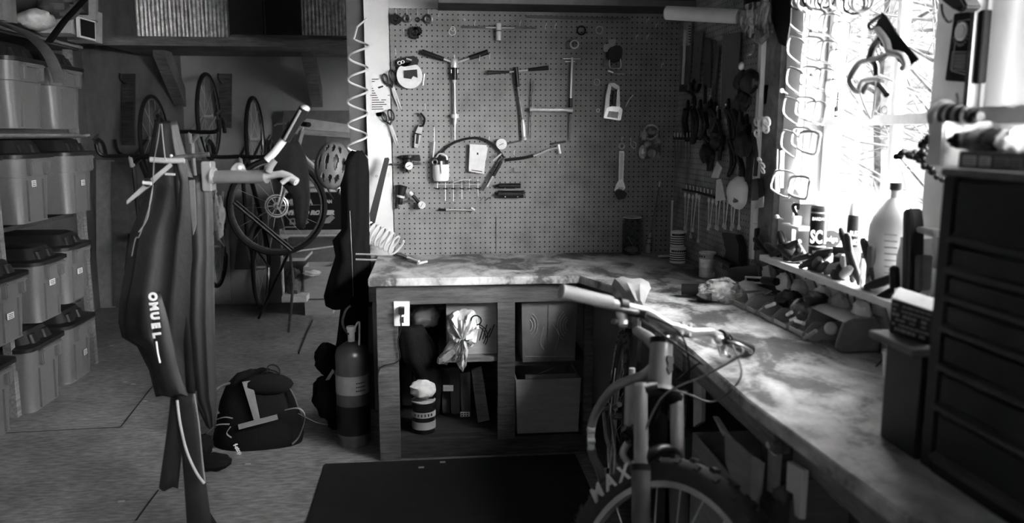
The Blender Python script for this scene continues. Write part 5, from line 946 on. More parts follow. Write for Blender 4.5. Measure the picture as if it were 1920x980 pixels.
# =================== boxes and chest at the right ===================
XC = .889
t = thing('black_speaker_box',(1.0,1.4,WT),'tall matt black box standing on the worktop behind the chest','box')
Ya, Yb_ = 1.455, 1.335; zt_ = UX(1668,640,XC).z; MB().bb(XC,1.14,Yb_,Ya,WT+.001,zt_).build('body','black',t,bev=.003); MB().bb(XC-.022,1.16,Yb_,Ya+.03,zt_,zt_+.014).build('top_board','mid',t,bev=.002)
t = thing('printed_box',(1.0,1.42,zt_),'small dark box densely printed with pale words, on top of the black box','box')
c0, c1, c2, c3 = UY(1668,612,1.47), UY(1746,636,1.36), UY(1746,575,1.36), UY(1672,557,1.47); z_b = zt_+.0145; 
A_ = [Vector((c0.x,c0.y,z_b)),Vector((c1.x,c1.y,z_b)),Vector((c1.x,c1.y,z_b+.062)),Vector((c0.x,c0.y,z_b+.066))]; MB().prism(A_,(.075,.10,0)).build('carton','black',t)
MB().prism([A_[3]+Vector((0,0,.0005)),A_[2]+Vector((0,0,.0005)),A_[2]+Vector((.075,.10,.0005)),A_[3]+Vector((.075,.10,.0005))],(0,0,.002)).build('top_face','paper',t)
rt_ = (A_[1]-A_[0]).normalized(); nrm = rt_.cross(Vector((0,0,1))); Wd = (A_[1]-A_[0]).length; rnd = random.Random(8); k = MB()
for r_ in range(6):
    x = .006
    while x < Wd-.012:
        w = rnd.uniform(.004,.014)
        if rnd.random() < .8: q = A_[0]+rt_*(x+w/2)+Vector((0,0,.009+r_*.0095))+nrm*.0006; k.box(q,(w,.0008,.0035 if r_%3 else .006),Matrix((rt_,-nrm,Vector((0,0,1)))).transposed())
        x += w+.003
k.build('print','inkm',t)
one(MB().lathe((1.15,1.84,WT),(0,0,1),[(.024,0),(.03,.065),(.028,.065),(.022,.003),(0,.002)],18),'white_cup','white','small white cup at the foot of the tall black box','cup')
one(MB().tube([UZ(1643,686,WT+.004),UZ(1664,665,WT+.01)],.002,5),'black_wire','black','short black wire lying before the small white cup','wire')
t = thing('tool_chest',(1.05,.9,WT),'big dark tool chest of drawers filling the right edge of the photo','chest')
zt = UX(1771,329,XC).z; y1 = 1.322; y0 = .50
ch = MB(); ch.bb(XC+.012,WX-.06,y0,y1,WT+.001,zt); ch.build('case','blackm',t,bev=.002); MB().bb(XC,XC+.012,y1-.035,y1,WT+.001,zt).build('frame_post','blackm',t,bev=.003); MB().bb(XC,XC+.012,y0,y1-.035,WT+.001,WT+.02).build('bottom_rail','blackm',t)
MB().bb(XC-.002,XC+.02,y0,y1+.004,zt,zt+.012).build('top_rim','steeld',t,bev=.002)
yz = [UX(1782,y,XC).z for y in (459,518,570,630,705,785)]+[WT+.022]; hi = zt-.004
zz = [hi]+yz
for i in range(len(zz)-1):
    a_, b_ = zz[i], zz[i+1]; d_ = MB(); d_.bb(XC+.002,XC+.014,y0,y1-.038,b_+.004,a_-.004); dr = d_.build('drawer','blackm',t,bev=.002)
    MB().prism([Vector((XC+.003,y0,b_+.020)),Vector((XC-.010,y0,b_+.014)),Vector((XC-.012,y0,b_+.007)),Vector((XC+.003,y0,b_+.005))],(0,y1-.04-y0,0)).build('pull_lip','dark',dr)
# organizer on the chest
t = thing('parts_organizer',(1.0,1.1,zt+.013),'clear-fronted organizer of small drawers with white labels on the chest top','organizer')
zo = zt+.0125; ya = UX(1796,300,XC+.03).y; MB().bb(XC+.03,XC+.17,.7,ya,zo,zo+.030).build('label_tray','mid',t,bev=.002); MB().bb(XC+.03,XC+.17,.7,ya,zo+.03,zo+.075).build('clear_bins','clear',t); MB().bb(XC+.168,XC+.17,.7,ya,zo+.03,zo+.075).build('back','light',t)
for i,(a_,b_,m) in enumerate(((1806,1830,'paper'),(1837,1857,'white'),(1866,1892,'inkm'),(1896,1918,'inkm'))):
    s_ = MB().bb(XC+.0285,XC+.03,UX(b_,305,XC+.03).y,UX(a_,305,XC+.03).y,zo+.006,zo+.022).build('label',m,t); k = MB(); [k.bb(XC+.0275,XC+.0285,UX(b_-3,305,XC+.03).y,UX(a_+3,305,XC+.03).y,zo+.009+j*.004,zo+.0105+j*.004) for j in range(3)]; k.build('writing','mid',s_)
for i,(a_,b_,m,L) in enumerate(((1800,1840,'black','dark screws heaped in the leftmost clear bin of the organizer'),(1842,1856,'mid','grey parts in the second clear bin of the organizer'),(1862,1888,'black','black parts filling the third clear bin of the organizer'),(1892,1918,'chrome','shiny fittings in the rightmost clear bin of the organizer'))):
    ca, cb = UX(a_,290,XC+.08), UX(b_,290,XC+.08); one(crumple(Vector((XC+.07,(ca.y+cb.y)/2,zo+.048)),(.025,abs(ca.y-cb.y)/2,.017 if m!='black' or i else .013),200+i,amp=.5),'bin_contents',m,L,'parts')
one(MB().bb(XC+.06,XC+.16,UX(1795,240,XC+.1).y-.02,UX(1778,240,XC+.1).y,zo,zo+.082),'white_box','white','white upright box at the corner of the chest top beside the organizer','box',bev=.004)
# =================== under the right arm ===================
def pz(px, py, X): return UX(px,py,X)
t = obox('open_carton','card',.80,1.12,1.95,2.32,.0,.50,'open cardboard carton of tall grey sheet under the right arm of the bench',0,'carton'); 
t = thing('pale_carton_flap',UX(1390,870,.76),'large bent pale cardboard sheet standing under the bench right of the bike wheel','cardboard'); MB().prism([UX(1358,806,.74),UX(1372,822,.745),UX(1410,855,.75),UX(1404,975,.75),UX(1360,868,.74)],(.006,0,0)).build('left_panel','card',t); MB().prism([UX(1410,855,.75),UX(1430,868,.76),UX(1424,925,.76),UX(1404,975,.75)],(.006,0,0)).build('right_panel','light',t)
tt = [([(1440,840),(1458,846),(1452,925),(1438,920)],.78,'light','pale upright board right of the cardboard sheet under the bench'),([(1476,864),(1506,882),(1500,973),(1490,965),(1487,925),(1474,918)],.76,'white','bright white notched board standing under the bench'),([(1336,780),(1340,782),(1359,812),(1356,818)],.76,'light','thin pale strip leaning on the cardboard sheet'),([(1300,690),(1316,680),(1315,790),(1300,800)],.78,'light','pale upright panel under the bench directly behind the bike fork')]
for P,X,m,L in tt: one(MB().prism(PX(P,X),(.012,0,0)),'upright_board',m,L,'board')
one(crumple(UX(1452,834,.78),(.015,.025,.018),61),'white_bundle','white','white bundle on top of the pale upright board','bundle'); one(crumple(UX(1468,925,.8),(.02,.02,.02),62),'grey_bundle','mid','grey rounded lump between two upright boards','bundle')
p = UZ(1592,990,.5); t = thing('white_bucket',Vector((.84,1.27,.0)),'white round bucket with a wide rim under the bench at the bottom edge','bucket')
MB().lathe((.885,1.26,.0),(0,0,1),[(.10,0),(.125,.5),(.118,.5),(.095,.01),(0,.006)],36).build('bucket_body','white',t); MB().lathe((.885,1.26,.47),(0,0,1),[(.126,0),(.142,.002),(.145,.028),(.13,.034),(.118,.03)],36).build('rim','white',t)
one(MB().tube(smoothpath([UX(1508,832,.80),UX(1518,865,.80),UX(1540,895,.82),UX(1558,905,.85)]),.005),'hanging_cable','light','pale cable hanging from the bench edge to the bucket','cable'); one(MB().tube(smoothpath([UX(1528,846,.80),UX(1533,875,.80),UX(1535,888,.82)]),.006),'hanging_cable','mid','second cable hanging closest to the bucket','cable')
one(MB().bb(.84,1.2,1.45,1.68,0,.42),'dark_crate','black','dark crate under the bench behind the white bucket','crate',bev=.004); one(MB().bb(.845,.85,1.5,1.53,.3,.34),'small_sticker','light','small pale sticker on the dark crate under the bench','sticker') 
one(MB().bb(.80,1.2,2.4,2.75,0,.45),'dark_crate','dark','dark crate under the bench far behind the bike fork','crate',bev=.004)
one(MB().bb(-.48,.62,2.25,3.36,.001,.009),'floor_mat','rubber','black rubber mat on the floor in front of the bench','mat',bev=.002)
# =================== coiled hose, helmet, coat ===================
t = thing('coiled_air_hose', UY(680,480,3.92), 'pale coiled air hose hanging in a long spiral beside the white board', 'hose')
pts = []
N = 210
for i in range(N): 
    f = i/N; y = 72+f*345; a_ = 2*pi*8.2*f-pi*.2; c = UY(673-3*sin(f*3),y,3.91); k_ = .046
    pts.append(c+Vector((sin(a_)*k_, cos(a_)*k_, 0)))
pts = [UY(688,35,3.99),UY(670,50,3.97)]+pts
MB().tube(pts,.0052,7).build('coil','hosew',t)
pts = []
for i in range(60): a_ = 2*pi*3.2*i/60; c = UY(672,424,3.92); pts.append(c+Vector((sin(a_)*.048, cos(a_)*.045, cos(a_)*.018-.012*i/60)))
for i in range(150):
    f = i/150; c = UY(676+f*70,437+f*32-6*sin(f*3),3.93-.05*f); a_ = 2*pi*8*f+pi*.4; R_ = .052-.012*f; pts.append(c+Vector((sin(a_)*R_*.55+cos(a_)*.02, cos(a_)*R_*.7, sin(a_)*R_*.95+.01)))
pts = [p if p.z > WT+.005 or p.x < -.28 else Vector((p.x,p.y,WT+.005)) for p in pts]
MB().tube(pts,.0052,7).build('loose_loops','hosew',t)
MB().tube(smoothpath([UZ(738,466,WT+.02),UZ(752,474,WT+.012),UZ(770,484,WT+.01)]),.0045,7).build('tail','hosew',t)
t = thing('air_blow_gun', UZ(785,488,WT), 'small steel air nozzle lying on the bench at the end of the coiled hose', 'nozzle'); MB().cyl(UZ(738,473,WT+.012),UZ(764,483,WT+.012),.008).build('coupling','steeld',t); MB().cyl(UZ(764,483,WT+.012),UZ(786,490,WT+.012),.006).build('body','steel',t); MB().cyl(UZ(784,494,WT+.01),UZ(800,490,WT+.01),.0065).build('tip','chrome',t)
for y,L in ((476,'upper pale rod end sticking out left of the bench corner'),(486,'lower pale rod end sticking out left of the bench corner')): one(MB().cyl(UY(667,y,3.6),UY(706,y+1,3.6),.004),'rod_end','alu',L,'rod')
t = thing('cycling_helmet', UY(622,356,3.85), 'grey vented cycling helmet hanging left of the coiled hose', 'helmet'); hc = UY(623,310,3.87); hR = Euler((radians(-6),radians(8),0)).to_matrix()
MB().sph(hc,(.066,.070,.096),hR,20).build('inner_shell','black',t)
vents = [(-.75,.05,.13,.30),(-.25,.12,.12,.34),(.28,.12,.12,.34),(.78,.05,.13,.30),(-.5,.72,.14,.2),(.02,.78,.13,.22),(.52,.72,.14,.2),(-.45,-.6,.13,.22),(.05,-.62,.13,.22),(.5,-.6,.13,.22)]
sh_ = MB(); NU, NV = 56, 56; Vg = [[sh_.b.verts.new(hc+hR@Vector((sin(u_)*cos(v_)*.083, -cos(u_)*cos(v_)*.086+.01, sin(v_)*.115))) for v_ in [(-1.35+2.75*b_/NV) for b_ in range(NV+1)]] for u_ in [(-1.75+3.5*a_/NU) for a_ in range(NU+1)]]; ff = []
for a_ in range(NU):
    for b_ in range(NV):
        u_ = -1.75+3.5*(a_+.5)/NU; v_ = -1.35+2.75*(b_+.5)/NV
        if any(((u_-vu)/(ru*(1.25 if v_ > vv else .8)))**2+((v_-vv)/rv)**2 < 1 for vu,vv,ru,rv in vents): continue
        ff.append(sh_.b.faces.new((Vg[a_][b_],Vg[a_+1][b_],Vg[a_+1][b_+1],Vg[a_][b_+1])))
for v_ in [v for v in sh_.b.verts if not v.link_faces]: sh_.b.verts.remove(v_)
bmesh.ops.recalc_face_normals(sh_.b, faces=ff); bmesh.ops.solidify(sh_.b, geom=ff, thickness=.010); sh_.build('vented_shell','mid',t)
MB().tube(smoothpath([hc+Vector((-.03,0,-.10)),hc+Vector((-.0,.02,-.16)),hc+Vector((.03,0,-.11))]),.004).build('strap','black',t)
drape([(284,660,680),(300,642,690),(330,638,692),(380,640,692),(430,640,692),(450,624,692),(480,630,692),(520,618,694),(555,609,698),(572,612,696)],3.86,'cloth_k','black_coat','long black coat hanging beside the bench end behind the coiled hose','coat',folds=8,seed=5,dep=.8)
drape([(566,640,690),(640,632,690),(700,620,690),(770,614,688),(800,616,686)],3.84,'cloth_k','black_trousers','black cloth hanging below the coat behind the metal cylinder','cloth',folds=7,seed=6,dep=.7)
one(MB().tube([UY(656,395,3.78),UY(660,480,3.76),UY(662,555,3.74)],.0014),'thin_rod','steeld','thin bright rod hanging in front of the black coat','rod')
# =================== cylinder ===================
p = UZ(665,830,0); r = .076; t = thing('metal_cylinder', p, 'standing dark metal gas cylinder with a pale label band left of the bench', 'cylinder'); zt_ = UY(665,655,p.y).z
M['cyl_grey'] = mat('cylinder_paint',.16,.3,.6,var=.15)
MB().lathe(p,(0,0,1),[(r*.9,0),(r*.92,.05),(r*.92,.05)],30).build('base','mid',t); MB().lathe(p,(0,0,1),[(r,.045),(r,zt_-.02),(r*.9,zt_+.008),(r*.5,zt_+.03),(.022,zt_+.04)],34).build('tank','cyl_grey',t)
z0, z1 = UY(665,742,p.y-r).z, UY(665,707,p.y-r).z; MB().lathe(p+Vector((0,0,z0)),(0,0,1),[(r+.0005,0),(r+.0015,0),(r+.0015,z1-z0),(r+.0005,z1-z0)],34).build('label_band','light',t); MB().lathe(p+Vector((0,0,.06)),(0,0,1),[(r+.0005,0),(r+.0015,0),(r+.0015,z0-.115),(r+.0005,z0-.115)],34).build('dark_band','black',t)
k = MB()
for i in range(5):
    for j in range(3): a_ = radians(-72+i*7+j); k.box(p+Vector((cos(a_)*(r+.002),sin(a_)*(r+.002),z0+.02+j*.018)),(.001,.007,.006),Euler((0,0,a_)))
k.build('print','dark',t)
q = p+Vector((0,0,zt_+.035)); MB().cyl(q,q+Vector((0,0,.05)),.016).build('valve','steel',t); MB().cyl(q+Vector((0,0,.05)),q+Vector((0,0,.075)),.024,.02).build('valve_head','chrome',t); MB().tube(smoothpath([q+Vector((-.01,-.01,.04)),q+Vector((-.035,-.02,.09)),q+Vector((-.02,-.02,.15)),q+Vector((.0,0,.17))]),.006).build('handle','steeld',t); MB().tube(smoothpath([q+Vector((.01,-.01,.05)),q+Vector((.04,-.02,.10)),q+Vector((.035,-.02,-.02))]),.005).build('hose','chrome',t)
one(crumple(UY(612,672,3.78),(.05,.05,.07),301),'black_pouch','cloth_k','black pouch with straps left of the metal cylinder','pouch'); one(MB().prism(PY([(613,654),(634,652),(634,707),(626,708)],3.78),(0,.02,0)),'pale_box','light','pale narrow box edge behind the metal cylinder','box'); one(MB().prism(PY([(604,722),(623,692),(627,696),(608,728)],3.72),(0,.006,0)),'pale_strip','light','short pale slanted strip hanging beside the black pouch','strip')
one(crumple(UY(618,745,3.75),(.07,.06,.10),305),'black_bundle','cloth_k','black soft bundle on the floor left of the metal cylinder','bundle')
# =================== bicycles in the back ===================
def wheel(t, c, ax_, R, r, m='rubber', spokes=14, rim='steeld', name='wheel'):
    w = MB().ring(c,ax_,R-r,r,40,8).build('tyre',m,t); MB().ring(c,ax_,R-2.2*r,r*.45,40,6).build('rim',rim,w); O = ori(ax_); a_ = Vector(ax_).normalized()
    MB().cyl(Vector(c)-a_*.035,Vector(c)+a_*.035,.016).build('hub','steel',w); s = MB()
    for k_ in range(spokes): an = 2*pi*k_/spokes; d = O@Vector((cos(an),sin(an),0)); s.cyl(Vector(c)+a_*(.03 if k_%2 else -.03),Vector(c)+d*(R-2.2*r),.0012,n=4)
    s.build('spokes','steel',w); return w
def bicycle(origin, fwd, up, lab, R=.335, tr=.016, frame='black', drop=True, skip=(), rotor=False, steer=0, bar='black'):
    f = Vector(fwd).normalized(); u = Vector(up); u = (u-f*u.dot(f)).normalized(); l = u.cross(f); O = Vector(origin)
    L = lambda x, y, z: O+f*x+l*y+u*z
    t = thing('bicycle', O, lab, 'bicycle')
    if 'rear' not in skip: wheel(t, L(0,0,0), l, R, tr)
    hax = (u*.95-f*.31).normalized(); sl = Matrix.Rotation(steer,3,hax)@l
    hb, ht = L(.86,0,.37), L(.82,0,.50)
    wf = wheel(t, L(1.0,0,0), sl, R, tr)
    if rotor:
        c = L(1,0,0)+sl*.045*(1 if rotor>0 else -1); MB().ring(c,sl,.075,.006,30,4).ring(c,sl,.06,.004,30,4).build('brake_rotor','steel',wf); k_=MB(); O2=ori(sl)
        for i in range(6): d=O2@Vector((cos(i*1.047),sin(i*1.047),0)); k_.cyl(c+d*.02,c+d*.065,.005,n=5)
        k_.ring(c,sl,.02,.006,14,5); k_.build('rotor_arm','steel',wf)
    for s in (-1,1): MB().tube([hb, hb+sl*s*.05-hax*.03, L(1.0,0,0)+sl*s*.05],[.013,.013,.008]).build('fork_blade',frame,t)
    bb, st = L(.42,0,-.06), L(.30,0,.46)
    MB().tube([hb,ht],.019).build('head_tube',frame,t); MB().tube([ht,st],.015).build('top_tube',frame,t); MB().tube([hb,bb],.018).build('down_tube',frame,t); MB().tube([bb,st,L(.25,0,.62)],.014).build('seat_tube',frame,t)
    for s in (-1,1): MB().tube([bb,L(0,s*.06,0)],.008).build('chain_stay',frame,t); MB().tube([st,L(0,s*.06,0)],.007).build('seat_stay',frame,t)
    MB().sph(L(.22,0,.64),(.05,.05,.05)).build('saddle_base','black',t) if False else MB().loft([[L(.09+.26*v, w*s2, .64+.015*s2) for w,s2 in ((-.06*(1-v*.75),1),(0,1.5),(.06*(1-v*.75),1),(0,-1))] for v in (0,.3,.6,1)]).build('saddle','black',t)
    MB().ring(bb+l*.04,l,.085,.004,26,5).build('chainring','steel',t)
    for s in (-1,1): MB().tube([bb+l*s*.06,bb+l*s*.07+(f*.12-u*.11)*s],.009).build('crank','steel',t)
    sp = ht+hax*.03+(sl.cross(hax)).normalized()*(-.08 if (sl.cross(hax)).dot(f)<0 else .08); MB().tube([ht,ht+hax*.03,sp],.014).build('stem','steel',t)
    ff = (sp-ht-hax*.03).normalized()
    if drop:
        P = []
        for s in (-1,1): 
            e = sp+sl*s*.21; P = smoothpath([sp, sp+sl*s*.18, e+ff*.07, e+ff*.10-hax*.05, e+ff*.04-hax*.12, e-ff*.05-hax*.13]); MB().tube(P,.014).build('handlebar','black',t)
            MB().tube([e+ff*.09,e+ff*.13+hax*.03,e+ff*.13-hax*.07],.009).build('brake_lever','steeld',t)
    else:
        MB().tube([sp-sl*.3-ff*.04,sp-sl*.06,sp+sl*.06,sp+sl*.3-ff*.04],.012).build('handlebar',bar,t)
        for s in (-1,1): MB().tube([sp+sl*s*.17,sp+sl*s*.2+ff*.05-hax*.02,sp+sl*s*.28+ff*.05-hax*.03],.006).build('brake_lever','steel',t); MB().tube([sp+sl*s*.2-ff*.03,sp+sl*s*.31-ff*.045],.016).build('grip','black',t)
    return t
def hang(px, py0, py1, yaw, lab, Y=6.45, **k_):
    a_, b_ = UY(px,py0,Y), UY(px,py1,Y); yaw = .06*yaw; up = Vector((sin(yaw),-cos(yaw),0)); c = b_.copy(); c.z = a_.z-1.0; return bicycle(c,(0,0,1),up,lab,**k_)
M['framew'] = mat('silver_frame',.5,.35,.3)
hang(306,260,500,.25,'dark bicycle hanging from the wall, its tyre arched above the repair stand clothes')
b2 = hang(405,219,453,.22,'road bicycle hanging upright by its front wheel behind the stand arm',frame='framew')
hang(490,262,500,.2,'bicycle hanging upright, the one nearest the wide grey sheet')
one(crumple(UY(410,405,6.15),(.035,.04,.13),401,n=30,amp=.6),'wrapped_bag','rag','crumpled pale bag wrapped on the hanging road bike frame','bag')
# bike held in the floor stand, side-on
c = UY(521,387,5.5); yaw = radians(27); f = Vector((-cos(yaw),-sin(yaw)*-1,0)); f = Vector((-cos(yaw),sin(yaw),0)) ; f = Vector((-.93,-.37,0)).normalized()
bicycle(c-f*1.0,f,(0,0,1),'bicycle with disc rotor held in a floor stand, its big wheel facing the room',tr=.019,drop=False,rotor=-1,frame='framew',R=.335)
t = thing('bike_floor_stand', UZ(530,600,0), 'black tubular floor stand under the bicycle with the disc rotor', 'stand')
MB().tube([UY(437,380,5.2),UY(545,470,5.4)],.009).build('upper_arm','black',t); MB().tube([UY(442,376,5.2),UY(550,467,5.4)],.006).build('upper_arm','black',t); MB().tube([UY(544,470,5.6),UY(549,540,5.7),UZ(541,622,.01)],.010).build('leg','steeld',t); MB().tube([UY(543,470,5.6),UY(515,530,5.9),UZ(485,596,.01)],.011).build('leg','blackm',t); MB().tube([UY(548,472,5.6),UY(628,461,6.0)],.006).build('cross_bar','steel',t); MB().sph(UY(545,470,5.6),(.02,.02,.02)).build('joint','blackm',t)
# =================== roller box on a small shelf unit ===================
t = thing('small_shelf_unit', UY(580,580,6.5), 'pale wooden shelf unit on the back wall carrying the lettered dark box', 'shelf')
def yb(x0,y0,x1,y1,Y,d): a_, b_ = UY(x0,y0,Y), UY(x1,y1,Y); return MB().bb(a_.x,b_.x,Y,Y+d,min(a_.z,b_.z),max(a_.z,b_.z))
yb(524,432,640,437,6.2,.45).build('top_board','light',t); yb(524,440,640,446,6.18,.45).build('board','woodl',t); yb(526,300,640,304,6.3,.3).build('rail','light',t) ; yb(528,344,640,349,6.3,.3).build('rail','white',t); yb(528,354,640,359,6.3,.3).build('rail','white',t)
yb(524,430,533,566,6.2,.04).build('post','woodl',t); yb(530,484,572,489,6.2,.4).build('shelf_board','woodl',t); yb(528,556,575,566,6.2,.4).build('shelf_board','woodl',t); yb(540,446,655,456,6.1,.3).build('slanted_board','mid',t)
t = thing('roller_box', UY(585,430,6.22), 'dark printed box with white lettering standing on the pale shelf unit', 'box'); YR = 6.22
yb(531,362,643,432,YR,.3).build('carton','black',t)
X_, Z_ = (1,0,0), (0,0,1)
def wt(s, cx, cy, h, w, sh_=0, m='inkw', b_=.0): text(s,h,UY(cx,cy,YR-.002),X_,Z_,m,t,depth=.001,wmax=w/1500*(YR)*1.0,shear=sh_,bold=b_)
wt('MINOURA',562,379,.055,46,0,'inkw',.004); wt('JAPAN',612,378,.035,21,0,'inkw',.002); wt('with FG',556,394,.024,22,.2); wt('HYBRID ROLLER',580,399,.042,90,.3,'inkw',.004); wt('www.minoura.jp',553,425,.022,36)
k = MB(); k.prism(PY([(543,410),(548,409),(572,409),(580,417),(574,420),(543,421)],YR-.002),(0,.002,0)); k.build('roller_picture','inkm',t); k = MB()
for x in (549,567): k.cyl(UY(x,414,YR-.005),UY(x,414,YR-.002),.012,n=12)
k.build('roller_picture_dots','ink',t); k = MB(); k.prism(PY([(606,413),(622,402),(628,408),(618,418),(606,419)],YR-.002),(0,.002,0)); k.build('roller_picture','inkm',t)
cb = obox('cardboard_box','card',UY(572,583,6.35).x,UY(624,583,6.35).x,6.35,6.6,.001,UY(598,500,6.35).z,'plain cardboard box on the floor at the foot of the pale shelf unit'); yb(573,472,626,498,6.62,.01).build('raised_flap','cardd',cb); yb(574,560,622,561.5,6.345,.004).build('seam','dark',cb)
one(crumple(UY(585,512,6.3),(.06,.05,.02),407),'white_bag','white','white crumpled bag lying on the cardboard box edge','bag'); one(crumple(UY(551,530,6.35),(.05,.06,.10),408,amp=.6),'dark_clutter','steeld','dark metal clutter inside the pale shelf unit','parts')
one(MB().tube([UZ(586,600,.006),UZ(560,662,.006)],.005),'thin_stick','black','thin black stick lying on the floor between stand and bag','stick')
# small litter on the floor
for i,(x,y) in enumerate(((235,716),(250,720),(272,752),(300,742),(228,940),(210,648),(465,870),(790,880),(830,870),(530,708))): one(MB().bb(*(lambda p: (p.x-.012,p.x+.012,p.y-.008,p.y+.006,.0095 if x > 600 else .0005,.012 if x > 600 else .003))(UZ(x,y,0))),'paper_scrap','light','tiny pale scrap on the %s, %s' % ('mat' if x>600 else 'floor',('left of two by the totes','right of two by the totes','nearest the floor joint','right of the floor joint','lowest at the left','farthest by the far tote','below the backpack','left on the mat','right on the mat','above the backpack')[i]),'scrap')
# =================== backpack ===================
YB_ = 3.62
t = thing('backpack', UY(490,850,YB_), 'black backpack with pale T-shaped webbing lying on the floor in the middle', 'backpack')
def bag_body():
    rings = [(692,470,506,.25),(700,445,525,.5),(720,425,538,.6),(750,412,552,.62),(785,405,566,.6),(815,398,571,.58),(840,402,566,.56),(853,416,545,.5)]
    return drape(rings,YB_+.05,'cloth_k','body','','',folds=4,amp=.05,seed=3,parent=t,dep=.55)
bag_body(); Yf = YB_-.075
def bz(pts, r, m, n, Y0=None, flat=.35): return MB().tube(smoothpath([UY(x,y,(Y0 if Y0 else Yf)+dy) for x,y,dy in pts]),r,8,flat=flat).build(n,m,t)
MB().prism([UY(454,716,Yf+.03),UY(472,713,Yf+.03),UY(488,790,Yf-.02),UY(478,794,Yf-.02)],(0,.006,0)).build('webbing_stem','grey',t); MB().prism([UY(446,796,Yf-.02),UY(519,777,Yf-.02),UY(521,786,Yf-.025),UY(448,805,Yf-.025)],(0,.006,0)).build('webbing_bar','grey',t)
bz([(482,706,.09),(505,695,.08),(530,710,.07),(550,738,.06),(560,765,.03)],.007,'dark','piping'); bz([(535,768,.0),(560,765,-.02),(572,780,0),(562,815,.02),(548,832,.02)],.007,'grey','side_strap'); bz([(560,775,-.01),(590,790,.05),(614,796,.1)],.006,'grey','shoulder_strap')
bz([(500,700,.06),(503,686,.06),(515,684,.06),(524,692,.06),(524,705,.06)],.008,'black','top_handle'); bz([(430,795,-.01),(405,797,-.01),(385,815,.0),(368,840,.05)],.007,'grey','left_strap'); bz([(432,800,-.01),(425,812,-.01),(434,820,-.01)],.006,'grey','left_strap'); bz([(410,775,.02),(398,745,.05),(412,725,.08),(432,718,.1)],.006,'dark','left_piping'); bz([(395,790,.02),(420,782,.0),(436,784,-.01)],.006,'grey','waist_strap')
MB().sph(UY(500,720,Yf+.06),(.12,.05,.05)).build('upper_pocket','cloth_k',t)
bd = bpy.data.objects['body']
text('f-stop',.026,UY(446,842,Yf-.03),(.45,0,-.9),(.9,0,.45),'inkw',t,depth=.001,wmax=.055,bold=.001)
one(crumple(UZ(398,866,.03),(.07,.05,.03),71),'black_glove','cloth_k','black limp glove on the floor left below the backpack','glove'); one(crumple(UZ(375,835,.05),(.05,.05,.05),72),'black_glove','cloth_k','black cloth lump on the floor tucked between clothes and backpack','glove')
# =================== repair stand with hung clothes ===================
YS = 2.72
t = thing('repair_stand', UZ(345,985,0), 'bicycle repair stand with clamp arm, covered by hanging rain clothes', 'stand')
def sz(pts, r, m, n, flat=1): return MB().tube(smoothpath([UY(x,y,Y) for x,y,Y in pts]),r,10,flat=flat).build(n,m,t)
bx = UY(345,500,YS+.0).x; MB().cyl((bx,YS,.03),(bx,YS,1.34),.019).build('post','blackm',t)
for a_ in (30,150,270): MB().tube([Vector((bx,YS,.16)),Vector((bx+cos(radians(a_))*.06,YS+sin(radians(a_))*.06,.02))],.012).build('leg','blackm',t)
MB().prism(PY([(376,303),(395,303),(397,358),(379,358)],YS-.03),(0,.06,0)).build('clamp_head','alu',t,bev=.003); sz([(397,332,YS-.02),(430,331,YS-.04),(470,331,YS-.06),(500,331,YS-.08)],.022,'alu','clamp_arm'); sz([(396,329,YS-.02),(404,330,YS-.02)],.027,'steel','arm_collar')
MB().prism(PY([(430,322),(436,309),(446,304),(456,308),(461,325)],YS-.05),(0,.02,0)).build('lug','alu',t,bev=.003); MB().cyl(UY(450,314,YS-.056),UY(450,314,YS-.046),.007).build('lug_bolt','steel',t)
sz([(500,330,YS-.08),(530,326,YS-.1),(556,341,YS-.12)],.013,'light','clamp_jaw'); sz([(528,343,YS-.12),(545,333,YS-.12),(556,342,YS-.12)],.008,'light','clamp_jaw')
sz([(500,300,YS-.1),(515,285,YS-.1),(535,258,YS-.1)],.012,'chrome','lever_arm'); MB().cyl(UY(535,262,YS-.1),UY(571,203,YS-.12),.0155,.017,18).build('rubber_grip','black',t); MB().sph(UY(571,204,YS-.12),(.017,.017,.012)).build('grip_end','steel',t); MB().cyl(UY(533,262,YS-.125),UY(563,207,YS-.145),.004).build('grip_highlight_rod','alu',t)
sz([(502,322,YS-.1),(508,310,YS-.1),(516,300,YS-.1)],.012,'grey','lever_pivot')
sz([(282,299,YS-.05),(310,301,YS-.05),(345,301,YS-.05)],.009,'steel','tray_bar'); sz([(325,297,YS-.03),(350,293,YS-.02),(392,289,YS-.02)],.008,'steeld','tray_bar'); MB().sph(UY(321,292,YS-.06),(.005,.005,.005)).build('bolt','white',t)
MB().prism([UY(237,376,YS-.1),UY(237,383,YS-.1),UY(277,352,YS-.1),UY(322,311,YS-.08),UY(318,305,YS-.08),UY(272,343,YS-.1)],(0,.012,0)).build('lever','alu',t,bev=.001); MB().sph(UY(276,342,YS-.11),(.014,.014,.014)).build('lever_knob','blackm',t); MB().cyl(UY(268,342,YS-.12),UY(284,344,YS-.12),.006).build('lever_pin','chrome',t)
drape([(330,497,548),(338,490,568),(350,525,575),(380,540,580),(400,545,576)] if False else [(268,528,560),(285,512,572),(305,500,578),(330,512,580),(370,548,582),(405,552,578),(425,556,572)],YS-.08,'cloth_k','black_cloth','black cloth slung over the end of the repair stand arm','cloth',folds=6,seed=12,dep=.45)
jk = thing('rain_jacket', UY(330,760,YS), 'long dark rain jacket hanging on the repair stand with white vertical lettering', 'jacket')
drape([(229,293,331,.5),(260,288,338,.5),(300,283,350,.4),(345,283,365,.3),(390,271,368,.3),(440,252,366,.3),(500,244,362,.32),(560,233,360,.34),(600,230,358,.34),(628,236,356,.33),(645,262,354,.32),(690,284,362,.32),(740,296,368,.3)],YS,'rain','torso','','',folds=7,amp=.42,seed=21,parent=jk)
